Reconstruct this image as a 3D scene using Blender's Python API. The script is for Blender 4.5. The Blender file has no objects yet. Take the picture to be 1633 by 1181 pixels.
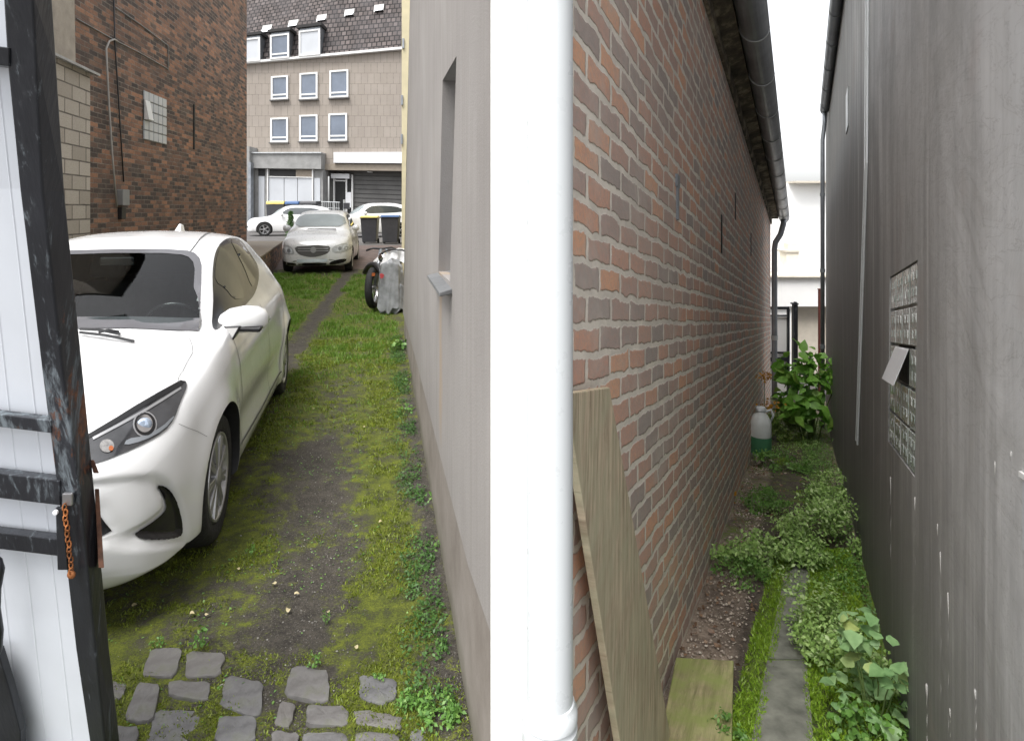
import bpy, bmesh, math, random
import numpy as np
from mathutils import Vector, Matrix
from mathutils.bvhtree import BVHTree
from mathutils.geometry import delaunay_2d_cdt
random.seed(7); RNG = np.random.default_rng(11)
R = math.radians
scn = bpy.context.scene; COL = scn.collection
# ------------------------------------------------------------------ camera
EYE = 1.65; F = 1000.0; CX = 816.5; HY = 335.0     # focal length in photo pixels, level camera, horizon row
cam = bpy.data.objects.new('camera', bpy.data.cameras.new('camera')); COL.objects.link(cam)
cam.location = (0, 0, EYE); cam.rotation_euler = (R(90), 0, 0)
cam.data.sensor_fit = 'HORIZONTAL'; cam.data.sensor_width = 36; cam.data.lens = F / 1633 * 36
cam.data.shift_y = (HY - 590.5) / 1633
cam.data.clip_start = 0.05; cam.data.clip_end = 3000
scn.camera = cam
# ------------------------------------------------------------------ sky, sun, exposure
SUN_EL, SUN_AZ = R(60), R(212)          # azimuth clockwise from +Y: the sun stands behind the camera, a little left
w = bpy.data.worlds.new('World'); scn.world = w; w.use_nodes = True
nt = w.node_tree; bg = nt.nodes['Background']
sky = nt.nodes.new('ShaderNodeTexSky'); sky.sky_type = 'NISHITA'; sky.sun_disc = False
sky.sun_elevation = SUN_EL; sky.sun_rotation = SUN_AZ
sky.air_density = 1.0; sky.dust_density = 3.0; sky.ozone_density = 1.0
hs = nt.nodes.new('ShaderNodeHueSaturation'); hs.inputs['Saturation'].default_value = 0.12
nt.links.new(sky.outputs[0], hs.inputs['Color']); nt.links.new(hs.outputs[0], bg.inputs['Color'])
bg.inputs['Strength'].default_value = 0.15
sl = bpy.data.lights.new('sun', 'SUN'); sl.energy = 1.4; sl.angle = R(28); sl.color = (1.0, .97, .93)
so = bpy.data.objects.new('sun', sl); COL.objects.link(so)
sd = Vector((math.sin(SUN_AZ) * math.cos(SUN_EL), math.cos(SUN_AZ) * math.cos(SUN_EL), math.sin(SUN_EL)))
so.rotation_euler = sd.to_track_quat('Z', 'Y').to_euler()
scn.view_settings.view_transform = 'Standard'; scn.view_settings.look = 'None'
scn.view_settings.exposure = 1.22; scn.view_settings.gamma = 1
scn.cycles.max_bounces = 8; scn.cycles.diffuse_bounces = 5

# ------------------------------------------------------------------ helpers
def P(x, y, Y):                 # the point at depth Y that the photo shows at (x, y)
    return Vector(((x - CX) * Y / F, Y, EYE - (y - HY) * Y / F))
def G(x, y, z=0.0):             # point of the yard's ground
    Y = (EYE - z) * F / (y - HY); return Vector(((x - CX) * Y / F, Y, z))
SL = 0.178                      # the passage on the right falls away from the camera
def GR(x, y, h=0.0):            # point of the passage ground, h above it
    Y = (EYE - h) * F / (y - 513.0); return Vector(((x - CX) * Y / F, Y, h - SL * Y))
def link(o, parent=None):
    COL.objects.link(o)
    if parent: o.parent = parent
    return o
def tag(o, label=None, cat=None, group=None, kind=None):
    if label: o['label'] = label
    if cat: o['category'] = cat
    if group: o['group'] = group
    if kind: o['kind'] = kind
    return o
def thing(name, label, cat, loc=(0, 0, 0), rz=0, group=None):
    o = bpy.data.objects.new(name, None); o.empty_display_size = .1
    o.location = loc; o.rotation_euler = (0, 0, rz); link(o)
    return tag(o, label, cat, group)
class MB:
    def __init__(s): s.v = []; s.f = []; s.uv = {}
    def add(s, vs, fs, uvs=None):
        n = len(s.v); s.v += [tuple(p) for p in vs]
        for i, f in enumerate(fs):
            if uvs: s.uv[len(s.f)] = uvs[i]
            s.f.append(tuple(n + k for k in f))
        return s
    def quad(s, a, b, c, d, uv=None): return s.add([a, b, c, d], [(0, 1, 2, 3)], [uv] if uv else None)
    def hexa(s, p):             # p: bottom 4 (ccw from above), top 4
        return s.add(p, [(3, 2, 1, 0), (4, 5, 6, 7), (0, 1, 5, 4), (1, 2, 6, 5), (2, 3, 7, 6), (3, 0, 4, 7)])
    def box(s, c, d, rz=0, M=None):
        x, y, z = d[0] / 2, d[1] / 2, d[2] / 2; c = Vector(c)
        pts = [Vector(q) for q in ((-x, -y, -z), (x, -y, -z), (x, y, -z), (-x, y, -z), (-x, -y, z), (x, -y, z), (x, y, z), (-x, y, z))]
        if rz: pts = [Matrix.Rotation(rz, 3, 'Z') @ q for q in pts]
        if M: pts = [M @ q for q in pts]
        return s.hexa([c + q for q in pts])
    def prism(s, poly, z0, z1): # poly ccw; z0/z1 may be functions of the point
        n = len(poly); f0 = z0 if callable(z0) else (lambda p: z0); f1 = z1 if callable(z1) else (lambda p: z1)
        vs = [(p[0], p[1], f0(p)) for p in poly] + [(p[0], p[1], f1(p)) for p in poly]
        return s.add(vs, [tuple(range(n))[::-1], tuple(range(n, 2 * n))] + [(i, (i + 1) % n, n + (i + 1) % n, n + i) for i in range(n)])
    def tube(s, pts, r, seg=10, cap=True):
        pts = [Vector(p) for p in pts]; n = len(pts); rr = r if hasattr(r, '__len__') else [r] * n
        vs = []; prev = None
        for i, p in enumerate(pts):
            t = (pts[min(i + 1, n - 1)] - pts[max(i - 1, 0)]).normalized()
            if prev is None: a = t.orthogonal().normalized()
            else: a = (prev - t * prev.dot(t)).normalized()
            prev = a; b = t.cross(a)
            for k in range(seg):
                th = 2 * math.pi * k / seg; vs.append(p + (a * math.cos(th) + b * math.sin(th)) * rr[i])
        fs = [(i * seg + k, i * seg + (k + 1) % seg, (i + 1) * seg + (k + 1) % seg, (i + 1) * seg + k) for i in range(n - 1) for k in range(seg)]
        if cap: fs += [tuple(range(seg))[::-1], tuple((n - 1) * seg + k for k in range(seg))]
        return s.add(vs, fs)
    def lathe(s, prof, c=(0, 0, 0), M=None, seg=32):    # prof: (r, h) about local z
        vs = []; M = M or Matrix.Identity(3); c = Vector(c)
        for r, h in prof:
            for k in range(seg):
                th = 2 * math.pi * k / seg; vs.append(c + M @ Vector((r * math.cos(th), r * math.sin(th), h)))
        fs = [(i * seg + k, i * seg + (k + 1) % seg, (i + 1) * seg + (k + 1) % seg, (i + 1) * seg + k) for i in range(len(prof) - 1) for k in range(seg)]
        return s.add(vs, fs)
    def build(s, name, mat, parent=None, smooth=False, bevel=0, fix=True, seg=2, ang=40):
        me = bpy.data.meshes.new(name); me.from_pydata(s.v, [], s.f)
        if s.uv:
            ul = me.uv_layers.new(name='UVMap')
            for i, p in enumerate(me.polygons):
                if i in s.uv:
                    for j, li in enumerate(p.loop_indices): ul.data[li].uv = s.uv[i][j]
        if fix:
            bm = bmesh.new(); bm.from_mesh(me); bmesh.ops.recalc_face_normals(bm, faces=bm.faces); bm.to_mesh(me); bm.free()
        if mat: me.materials.append(mat)
        if smooth: me.shade_smooth()
        me.update()
        o = bpy.data.objects.new(name, me); link(o, parent)
        if bevel:
            m = o.modifiers.new('bevel', 'BEVEL'); m.width = bevel; m.segments = seg; m.limit_method = 'ANGLE'; m.angle_limit = R(35)
        return o
def np_mesh(name, V, Fc, mat, parent=None, smooth=False, attrs=None):
    me = bpy.data.meshes.new(name); V = np.asarray(V, 'f'); Fc = np.asarray(Fc, 'i'); k = Fc.shape[1]
    me.vertices.add(len(V)); me.vertices.foreach_set('co', V.ravel())
    me.loops.add(Fc.size); me.loops.foreach_set('vertex_index', Fc.ravel())
    me.polygons.add(len(Fc)); me.polygons.foreach_set('loop_start', np.arange(0, Fc.size, k, dtype='i'))
    me.polygons.foreach_set('loop_total', np.full(len(Fc), k, 'i'))
    me.update(calc_edges=True)
    for nme, arr in (attrs or {}).items():
        a = me.attributes.new(nme, 'FLOAT', 'POINT'); a.data.foreach_set('value', np.asarray(arr, 'f'))
    if mat: me.materials.append(mat)
    if smooth: me.shade_smooth()
    return link(bpy.data.objects.new(name, me), parent)
def vnoise(x, y, seed=0):       # smooth value noise, vectorised
    xi = np.floor(x).astype(int); yi = np.floor(y).astype(int); xf = x - xi; yf = y - yi
    def h(a, b):
        n = (a * 374761393 + b * 668265263 + seed * 974634777) & 0x7fffffff
        n = (n ^ (n >> 13)) * 1274126177 & 0x7fffffff
        return (n ^ (n >> 16)) % 10007 / 10007.0
    u = xf * xf * (3 - 2 * xf); v = yf * yf * (3 - 2 * yf)
    return (h(xi, yi) * (1 - u) + h(xi + 1, yi) * u) * (1 - v) + (h(xi, yi + 1) * (1 - u) + h(xi + 1, yi + 1) * u) * v
def fbm(x, y, sc, oc=4, seed=0):
    t = 0; a = .5; s = 0
    for i in range(oc): t = t + a * vnoise(x * sc, y * sc, seed + i * 17); s += a; a *= .5; sc *= 2.03
    return t / s
# ------------------------------------------------------------------ materials
class NT:
    def __init__(s, name):
        s.m = bpy.data.materials.new(name); s.m.use_nodes = True; s.t = s.m.node_tree
        s.b = s.t.nodes['Principled BSDF']
    def n(s, typ, **kw):
        o = s.t.nodes.new(typ)
        for k, v in kw.items(): setattr(o, k, v)
        return o
    def put(s, sock, val):
        if hasattr(val, 'is_output'): s.t.links.new(val, sock)
        elif isinstance(val, (tuple, list)): sock.default_value = tuple(val) + ((1,) if len(val) == 3 and sock.type == 'RGBA' else ())
        else: sock.default_value = val
    def math(s, op, a, b=0.0, c=0.0, clamp=False):
        o = s.n('ShaderNodeMath', operation=op, use_clamp=clamp)
        for i, v in enumerate((a, b, c)): s.put(o.inputs[i], v)
        return o.outputs[0]
    def mix(s, f, a, b, mode='MIX'):
        o = s.n('ShaderNodeMix', data_type='RGBA', blend_type=mode)
        s.put(o.inputs[0], f); s.put(o.inputs[6], a); s.put(o.inputs[7], b); return o.outputs[2]
    def coord(s, which='Object', scale=(1, 1, 1), loc=(0, 0, 0), rot=(0, 0, 0)):
        tc = s.n('ShaderNodeTexCoord'); mp = s.n('ShaderNodeMapping')
        mp.inputs['Scale'].default_value = scale; mp.inputs['Location'].default_value = loc; mp.inputs['Rotation'].default_value = rot
        s.t.links.new(tc.outputs[which], mp.inputs[0]); return mp.outputs[0]
    def noise(s, co, sc, det=4, rough=.55, dist=0):
        o = s.n('ShaderNodeTexNoise'); s.put(o.inputs['Vector'], co); o.inputs['Scale'].default_value = sc
        o.inputs['Detail'].default_value = det; o.inputs['Roughness'].default_value = rough; o.inputs['Distortion'].default_value = dist
        return o.outputs['Fac']
    def ramp(s, f, stops, interp='LINEAR'):
        o = s.n('ShaderNodeValToRGB'); e = o.color_ramp.elements; o.color_ramp.interpolation = interp
        while len(e) < len(stops): e.new(.5)
        for i, (p, c) in enumerate(stops):
            e[i].position = p; c = (c, c, c) if isinstance(c, (int, float)) else c; e[i].color = tuple(c) + (1,)
        s.put(o.inputs[0], f); return o.outputs[0]
    def bump(s, h, st=.3, dist=.01, prev=None):
        o = s.n('ShaderNodeBump'); o.inputs['Strength'].default_value = st; o.inputs['Distance'].default_value = dist
        s.put(o.inputs['Height'], h)
        if prev is not None: s.t.links.new(prev, o.inputs['Normal'])
        return o.outputs[0]
    def done(s, col=None, rough=None, nrm=None, metal=None, **kw):
        if col is not None: s.put(s.b.inputs['Base Color'], col)
        if rough is not None: s.put(s.b.inputs['Roughness'], rough)
        if metal is not None: s.put(s.b.inputs['Metallic'], metal)
        if nrm is not None: s.t.links.new(nrm, s.b.inputs['Normal'])
        for k, v in kw.items(): s.put(s.b.inputs[k.replace('_', ' ')], v)
        return s.m
def plain(name, col, rough=.5, metal=0, var=.12, sc=6, bump=.1, bsc=60, **kw):
    t = NT(name); co = t.coord(); n = t.noise(co, sc, 5)
    c = t.ramp(n, [(.3, tuple(v * (1 - var) for v in col)), (.7, tuple(min(1, v * (1 + var)) for v in col))])
    r = t.ramp(t.noise(co, sc * 3), [(.3, rough * .85), (.7, min(1, rough * 1.15))])
    nr = t.bump(t.noise(co, bsc, 3), bump, .004) if bump else None
    return t.done(c, r, nr, metal, **kw)
def brick_mat(name, stops, mortar, bw=.235, rh=.083, ms=.012, dirt=(.05, .05, .05), dirt_amt=.3, warp=.012, bump=.7, pale=None, scale=1.0, mdark=.5):
    t = NT(name); uv = t.coord('UV'); nz = t.n('ShaderNodeTexNoise'); t.put(nz.inputs['Vector'], uv); nz.inputs['Scale'].default_value = 7; nz.inputs['Detail'].default_value = 6; nz.inputs['Roughness'].default_value = .62
    sub = t.n('ShaderNodeVectorMath', operation='SUBTRACT'); t.t.links.new(nz.outputs['Color'], sub.inputs[0]); sub.inputs[1].default_value = (.5, .5, .5)
    scv = t.n('ShaderNodeVectorMath', operation='SCALE'); t.t.links.new(sub.outputs[0], scv.inputs[0]); scv.inputs['Scale'].default_value = warp * 2
    ad = t.n('ShaderNodeVectorMath', operation='ADD'); t.t.links.new(uv, ad.inputs[0]); t.t.links.new(scv.outputs[0], ad.inputs[1])
    b = t.n('ShaderNodeTexBrick'); t.t.links.new(ad.outputs[0], b.inputs['Vector']); b.inputs['Scale'].default_value = 1
    for k, v in (('Brick Width', bw), ('Row Height', rh), ('Mortar Size', ms * .5), ('Mortar Smooth', .45), ('Bias', 0)): b.inputs[k].default_value = v
    b.inputs['Color1'].default_value = (0, 0, 0, 1); b.inputs['Color2'].default_value = (1, 1, 1, 1); b.inputs['Mortar'].default_value = (.5, .5, .5, 1)
    fine = t.noise(uv, 28, 6, .7); v = t.math('ADD', b.outputs['Color'], t.math('MULTIPLY', t.math('SUBTRACT', fine, .5), .9), clamp=True); v = t.math('ADD', v, t.math('MULTIPLY', t.math('SUBTRACT', t.noise(uv, 1.1, 4, .6), .5), .6), clamp=True)
    c = t.ramp(v, stops)
    c = t.mix(t.math('MULTIPLY', t.ramp(t.noise(uv, 70, 4), [(.45, 0), (.7, 1)]), .35), c, dirt)
    if pale: c = t.mix(t.math('MULTIPLY', t.ramp(t.noise(uv, 3.1, 5, .65), [(.5, 0), (.72, 1)]), .6), c, pale)
    mc = t.mix(t.ramp(t.noise(uv, 6, 6, .65), [(.42, 0), (.62, 1)]), mortar, tuple(x * mdark for x in mortar))
    mf = t.ramp(t.math('ADD', b.outputs['Fac'], t.math('MULTIPLY', t.math('SUBTRACT', t.noise(uv, 38, 5, .7), .5), .9)), [(.32, 0), (.62, 1)])
    c = t.mix(mf, c, mc)
    c = t.mix(t.math('MULTIPLY', t.ramp(t.noise(uv, .8, 6, .65), [(.42, 0), (.7, 1)]), dirt_amt), c, dirt)
    h = t.math('ADD', t.math('MULTIPLY', t.math('SUBTRACT', 1.0, b.outputs['Fac']), 1.0), t.math('MULTIPLY', fine, .6))
    return t.done(c, .9, t.bump(h, bump, .008))
M = {}
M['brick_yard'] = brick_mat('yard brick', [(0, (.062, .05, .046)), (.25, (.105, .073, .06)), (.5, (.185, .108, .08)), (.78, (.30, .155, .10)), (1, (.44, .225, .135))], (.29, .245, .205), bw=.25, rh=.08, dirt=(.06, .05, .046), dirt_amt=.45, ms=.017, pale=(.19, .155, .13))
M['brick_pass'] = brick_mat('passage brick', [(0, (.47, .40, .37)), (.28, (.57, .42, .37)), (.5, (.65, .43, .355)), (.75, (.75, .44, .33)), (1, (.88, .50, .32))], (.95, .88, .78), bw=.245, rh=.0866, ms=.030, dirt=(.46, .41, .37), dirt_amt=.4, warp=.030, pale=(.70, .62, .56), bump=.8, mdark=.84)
M['lime_block'] = brick_mat('sand lime block', [(0, (.36, .32, .27)), (1, (.5, .45, .39))], (.16, .14, .12), bw=.31, rh=.155, ms=.02, dirt=(.2, .17, .14), dirt_amt=.25, warp=.004, bump=.4)
M['facade'] = brick_mat('facade slabs', [(0, (.285, .252, .218)), (1, (.315, .28, .245))], (.225, .195, .165), bw=.45, rh=.75, ms=.035, dirt=(.22, .19, .17), dirt_amt=.45, warp=.0, bump=.1)
M['roof_tile'] = brick_mat('roof tiles', [(0, (.06, .05, .048)), (.6, (.10, .082, .077)), (1, (.15, .125, .12))], (.015, .013, .013), bw=.35, rh=.36, ms=.10, dirt=(.10, .095, .10), dirt_amt=.4, warp=.01, bump=1)
M['roof_pale'] = brick_mat('grey slate', [(0, (.07, .07, .07)), (1, (.13, .13, .13))], (.03, .03, .03), bw=.3, rh=.2, ms=.03, dirt=(.1, .09, .09), dirt_amt=.4, warp=.01, bump=.8)
M['paving'] = brick_mat('red paving', [(0, (.12, .09, .085)), (1, (.2, .145, .13))], (.09, .08, .07), bw=.2, rh=.1, ms=.012, dirt=(.08, .07, .065), dirt_amt=.4)
def render_mat():
    t = NT('pale render'); co = t.coord(); st = t.coord(scale=(6, 6, .35))
    c = t.ramp(t.noise(co, 1.6, 6, .6), [(.3, (.255, .238, .226)), (.7, (.305, .287, .272))])
    c = t.mix(t.math('MULTIPLY', t.ramp(t.noise(st, 2.2, 5, .6), [(.45, 0), (.75, 1)]), .5), c, (.20, .18, .165))
    c = t.mix(t.math('MULTIPLY', t.ramp(t.noise(co, 14, 5, .7), [(.62, 0), (.75, 1)]), .25), c, (.2, .18, .16))
    sx = t.n('ShaderNodeSeparateXYZ'); t.t.links.new(t.coord(), sx.inputs[0])
    # rust run below the window sill
    d = t.math('ABSOLUTE', t.math('SUBTRACT', sx.outputs[1], t.math('ADD', 2.78, t.math('MULTIPLY', t.noise(co, 6), .16))))
    m = t.math('MULTIPLY', t.ramp(d, [(0, 1), (.10, 0)]), t.math('MULTIPLY', t.ramp(sx.outputs[2], [(.55, 0), (.75, 1)]), t.ramp(t.math('SUBTRACT', 1.42, sx.outputs[2]), [(.0, 0), (.06, 1)])))
    c = t.mix(t.math('MULTIPLY', m, .55), c, (.34, .235, .13))
    return t.done(c, .9, t.bump(t.math('ADD', t.noise(co, 140, 4), t.math('MULTIPLY', t.noise(co, 7, 5), 1.2)), .4, .004))
M['render'] = render_mat()
def plinth_mat():
    t = NT('grey plinth'); co = t.coord()
    c = t.ramp(t.noise(co, 3, 6, .65), [(.3, (.17, .145, .125)), (.7, (.28, .25, .225))])
    sx = t.n('ShaderNodeSeparateXYZ'); t.t.links.new(co, sx.inputs[0])
    low = t.ramp(t.math('ADD', sx.outputs[2], t.math('MULTIPLY', t.noise(co, 5, 5), .22)), [(.10, 1), (.26, 0)])
    c = t.mix(t.math('MULTIPLY', low, .7), c, (.075, .075, .035))
    return t.done(c, .92, t.bump(t.noise(co, 60, 5), .4, .004))
M['plinth'] = plinth_mat()
def streak_mat():
    t = NT('dark weathered render'); co = t.coord(); st = t.coord(scale=(4, 4, .20)); st2 = t.coord(scale=(13, 13, .28))
    sx = t.n('ShaderNodeSeparateXYZ'); t.t.links.new(co, sx.inputs[0])
    hgt = t.math('ADD', sx.outputs[2], t.math('MULTIPLY', sx.outputs[1], SL))
    base = t.ramp(t.noise(co, .9, 7, .6, .4), [(.3, (.41, .412, .412)), (.7, (.54, .54, .54))])
    arc = t.noise(t.coord(scale=(1, 1, .8), rot=(.55, 0, 0)), 1.6, 9, .62, 1.6)
    base = t.mix(t.math('MULTIPLY', t.ramp(arc, [(.38, 1), (.5, 0)]), .35), base, (.36, .355, .34))
    lines = t.noise(t.coord(scale=(.6, .9, 3.4), rot=(.65, 0, 0)), 3.2, 6, .6, 2.2)
    base = t.mix(t.math('MULTIPLY', t.ramp(t.math('ABSOLUTE', t.math('SUBTRACT', lines, .5)), [(.0, 1), (.014, 0)]), .45), base, (.25, .24, .235))
    zone = t.ramp(t.math('ADD', t.math('MULTIPLY', hgt, -.22), t.math('ADD', .12, t.math('MULTIPLY', sx.outputs[1], .22))), [(.0, .12), (.3, .45), (.6, .8), (1.0, 1)])
    zone = t.math('MULTIPLY', zone, t.ramp(hgt, [(2.0, 1), (4.4, .35)]) if False else 1.0)
    streaks = t.ramp(t.math('ADD', t.noise(st, 1.5, 8, .7, .3), t.math('MULTIPLY', zone, .30)), [(.52, 0), (.72, 1)])
    streaks = t.math('MULTIPLY', streaks, t.math('ADD', .25, t.math('MULTIPLY', zone, .85), clamp=True))  # dark vertical streaks, stronger low down and towards the far end
    c = t.mix(t.math('MULTIPLY', streaks, .88), base, (.15, .148, .144))
    low = t.ramp(t.math('ADD', hgt, t.math('MULTIPLY', t.math('SUBTRACT', t.noise(st, 2.5, 6, .7), .5), 1.8)), [(.3, 1), (1.9, 0)])
    c = t.mix(t.math('MULTIPLY', low, .72), c, (.14, .14, .139))
    pale = t.math('MULTIPLY', t.ramp(t.noise(st2, 1.1, 7, .72), [(.58, 0), (.70, 1)]), t.math('ADD', .12, t.math('MULTIPLY', zone, .5)))
    c = t.mix(pale, c, (.78, .77, .75))
    c = t.mix(t.math('MULTIPLY', t.ramp(t.noise(t.coord(), 2.3, 3, .5), [(.62, 0), (.7, 1)]), .18), c, (.36, .27, .24))
    blot = t.noise(t.coord(scale=(1, 1, .5)), 1.3, 8, .68, .5)
    c = t.mix(t.math('MULTIPLY', t.ramp(blot, [(.46, 0), (.6, 1)]), .5), c, (.20, .20, .199))
    h = t.math('ADD', t.math('MULTIPLY', arc, 1.2), t.math('MULTIPLY', lines, .12))
    return t.done(c, .62, t.bump(h, .3, .02))
M['dark_render'] = streak_mat()
M['white_paint'] = plain('white masonry paint', (.88, .88, .87), .7, var=.015, bump=.05)
M['white_pvc'] = plain('white pipe', (.66, .69, .705), .3, var=.02, bump=0)
M['cream'] = plain('cream render', (.58, .52, .35), .9, var=.06)
M['upper_render'] = plain('beige roughcast', (.34, .30, .25), .95, var=.15, sc=9, bump=.5, bsc=45)
M['zinc'] = plain('zinc', (.28, .30, .325), .38, .6, var=.2, sc=4, bump=.05)
M['zinc_lt'] = plain('pale zinc', (.48, .50, .51), .4, .5, var=.15)
M['flash'] = plain('lead flashing', (.36, .36, .37), .5, .3, var=.2)
M['white_metal'] = plain('white coated metal', (.68, .69, .71), .4, var=.03, bump=0)
M['white_frame'] = plain('white window frame', (.72, .72, .71), .4, var=.03, bump=0)
M['win_glass'] = plain('window glass', (.12, .145, .19), .06, var=.25, sc=.7, bump=0, IOR=1.6)
M['frost'] = plain('frosted pane', (.48, .50, .53), .35, var=.06, sc=.8, bump=0)
M['garage'] = plain('grey shutter', (.10, .098, .095), .6, var=.2, sc=.8)
M['concrete'] = plain('grey concrete', (.26, .26, .255), .9, var=.18, sc=2, bump=.3)
M['concrete_dk'] = plain('dark concrete', (.13, .125, .12), .9, var=.2, sc=2, bump=.3)
M['lintel'] = plain('beige stone lintel', (.28, .24, .195), .85, var=.1)
M['dark'] = plain('dark opening', (.02, .02, .02), .7, var=.2)
M['black_pl'] = plain('black plastic', (.022, .022, .024), .42, var=.2, bump=.08)
M['bin_pl'] = plain('dark grey bin plastic', (.045, .046, .052), .45, var=.15)
M['yellow_lid'] = plain('yellow lid', (.62, .50, .14), .45, var=.1)
M['blue_lid'] = plain('blue lid', (.05, .11, .25), .45, var=.1)
M['steel_lt'] = plain('bare steel', (.5, .5, .52), .3, .9, var=.15)
M['red_brown'] = plain('red brown paint', (.13, .035, .025), .7)
M['car_body_white'] = plain('white car shell', (.77, .775, .78), .2, var=.012, bump=0, Coat_Weight=.6, Coat_Roughness=.05)
M['car_white'] = plain('white car paint', (.77, .775, .78), .2, var=.012, bump=0, Coat_Weight=.6, Coat_Roughness=.05)
M['car_silver'] = plain('silver car paint', (.74, .75, .76), .3, .15, var=.01, bump=0, Coat_Weight=.6, Coat_Roughness=.05)
M['glass_side'] = plain('dark side glass', (.012, .014, .015), .05, var=.2, bump=0, IOR=1.5)
M['glass'] = plain('car glass', (.035, .042, .045), .04, var=.3, sc=1.2, bump=0, IOR=1.75, Coat_Weight=.6, Coat_Roughness=.02)
M['glass_lt'] = plain('car windscreen', (.15, .18, .20), .05, var=.2, sc=.9, bump=0, IOR=1.8)
M['frit'] = plain('screen border', (.12, .12, .13), .15, var=.1, bump=0)
M['trim'] = plain('black gloss trim', (.012, .012, .013), .18, var=.2, bump=0)
M['tyre'] = plain('tyre rubber', (.018, .018, .018), .85, var=.3, sc=20, bump=.3)
M['rim'] = plain('silver wheel', (.42, .42, .43), .32, .7, var=.1, bump=0)
M['lamp_glass'] = plain('lamp housing', (.045, .046, .05), .1, var=.4, sc=9, bump=0, Coat_Weight=.8)
M['chrome'] = plain('chrome', (.8, .8, .82), .1, 1, var=.05, bump=0)
M['lens'] = plain('projector lens', (.42, .50, .62), .03, .5, var=.2, sc=30, bump=0, Coat_Weight=1.0)
M['amber'] = plain('amber lamp', (.35, .10, .03), .2, bump=0)
M['plate'] = plain('number plate', (.55, .62, .66), .4, bump=0)
M['seam_shade'] = plain('panel gap and shade line', (.10, .10, .10), .6, bump=0)  # panel gaps, and the dark strip painted as the sill's shadow
def gate_mat(name, rust_lo):
    t = NT(name); co = t.coord(scale=(1.6, 1.6, .10))
    sx = t.n('ShaderNodeSeparateXYZ'); t.t.links.new(t.coord(), sx.inputs[0])
    mid = t.ramp(t.math('ABSOLUTE', t.math('SUBTRACT', sx.outputs[2], 1.18)), [(.05, 1), (.36, 0)])
    c = t.ramp(t.noise(t.coord(), 4, 4), [(.3, (.010, .011, .014)), (.7, (.022, .024, .030))])
    scr = t.math('ADD', t.noise(co, 26, 9, .75, .3), t.math('MULTIPLY', mid, .12))
    c = t.mix(t.math('MULTIPLY', t.ramp(scr, [(.58, 0), (.72, 1)]), .75), c, (.20, .235, .26))
    ru = t.math('ADD', t.noise(t.coord(scale=(1.4, 1.4, .35)), 14, 9, .75, .4), t.math('MULTIPLY', mid, rust_lo))
    c = t.mix(t.ramp(ru, [(.68, 0), (.74, 1)]), c, t.ramp(t.noise(t.coord(), 60, 5), [(.3, (.045, .02, .012)), (.7, (.17, .065, .03))]))
    return t.done(c, t.ramp(scr, [(.5, .28), (.7, .7)]), t.bump(t.noise(co, 60, 5), .25, .003))
M['gate'] = gate_mat('black gate paint', .06); M['gate_rusty'] = gate_mat('rusty black gate paint', .17)
M['rust'] = plain('rusty chain', (.28, .10, .03), .8, .2, var=.6, sc=40, bump=.5, bsc=150)
def wood_mat(name, a, b, g, amt):
    t = NT(name); co = t.coord('UV', scale=(14, 1.2, 1)); u = t.coord('UV')
    c = t.ramp(t.noise(co, 3, 8, .7, .8), [(.36, tuple(x * .75 for x in a)), (.62, b)])
    c = t.mix(t.math('MULTIPLY', t.ramp(t.noise(u, 3.5, 4, .6), [(.5, 0), (.62, 1)]), .5), c, tuple(x * .8 for x in a))
    c = t.mix(t.math('MULTIPLY', t.ramp(t.noise(u, 6, 6, .65), [(.38, 0), (.62, 1)]), amt), c, g)
    c = t.mix(t.math('MULTIPLY', t.ramp(t.noise(co, 9, 5, .7), [(.3, 1), (.38, 0)]), .6), c, (.09, .07, .05))
    return t.done(c, .85, t.bump(t.noise(co, 6, 6, .7), .5, .006))
M['board'] = wood_mat('weathered board', (.40, .31, .21), (.70, .58, .42), (.50, .48, .33), .7)
M['mossy_board'] = wood_mat('mossy board', (.25, .23, .11), (.44, .38, .22), (.26, .31, .09), .9)
M['board_edge'] = plain('board edge', (.44, .30, .16), .85, var=.25, sc=20)
def leaf_mat(name, a, b, back=.25, sat=None):
    t = NT(name); gi = t.n('ShaderNodeNewGeometry')
    c = t.ramp(gi.outputs['Random Per Island'], [(0, a), (.75, b), (1, sat or b)])
    c = t.mix(.5, c, t.ramp(t.noise(t.coord(), 25, 3), [(.3, tuple(x * .7 for x in a)), (.7, b)]))
    m = t.done(c, .5)
    tr = t.n('ShaderNodeBsdfTranslucent'); t.t.links.new(c, tr.inputs[0]); mx = t.n('ShaderNodeMixShader'); mx.inputs[0].default_value = back
    out = t.t.nodes['Material Output']; t.t.links.new(t.b.outputs[0], mx.inputs[1]); t.t.links.new(tr.outputs[0], mx.inputs[2]); t.t.links.new(mx.outputs[0], out.inputs[0])
    return m
M['leaf_var'] = leaf_mat('variegated leaves', (.15, .30, .05), (.40, .58, .18), sat=(.70, .78, .48))
M['leaf_mid'] = leaf_mat('weed leaves', (.07, .18, .03), (.18, .36, .07), sat=(.32, .48, .13))
M['leaf_dark'] = leaf_mat('dark weed leaves', (.03, .085, .018), (.09, .20, .04))
M['leaf_big'] = leaf_mat('broad leaves', (.10, .28, .03), (.26, .52, .08), .35, sat=(.48, .62, .14))
M['leaf_pale'] = leaf_mat('pale mallow leaves', (.18, .36, .13), (.38, .58, .27), .3, sat=(.68, .62, .16))
M['grass'] = leaf_mat('grass blades', (.07, .155, .018), (.19, .35, .04), .3, sat=(.30, .36, .09))
M['moss'] = leaf_mat('moss tufts', (.085, .12, .010), (.22, .28, .02), .2, sat=(.32, .37, .04))
M['moss_br'] = leaf_mat('bright moss tufts', (.14, .27, .015), (.26, .42, .03), .2, sat=(.34, .44, .05))
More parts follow.
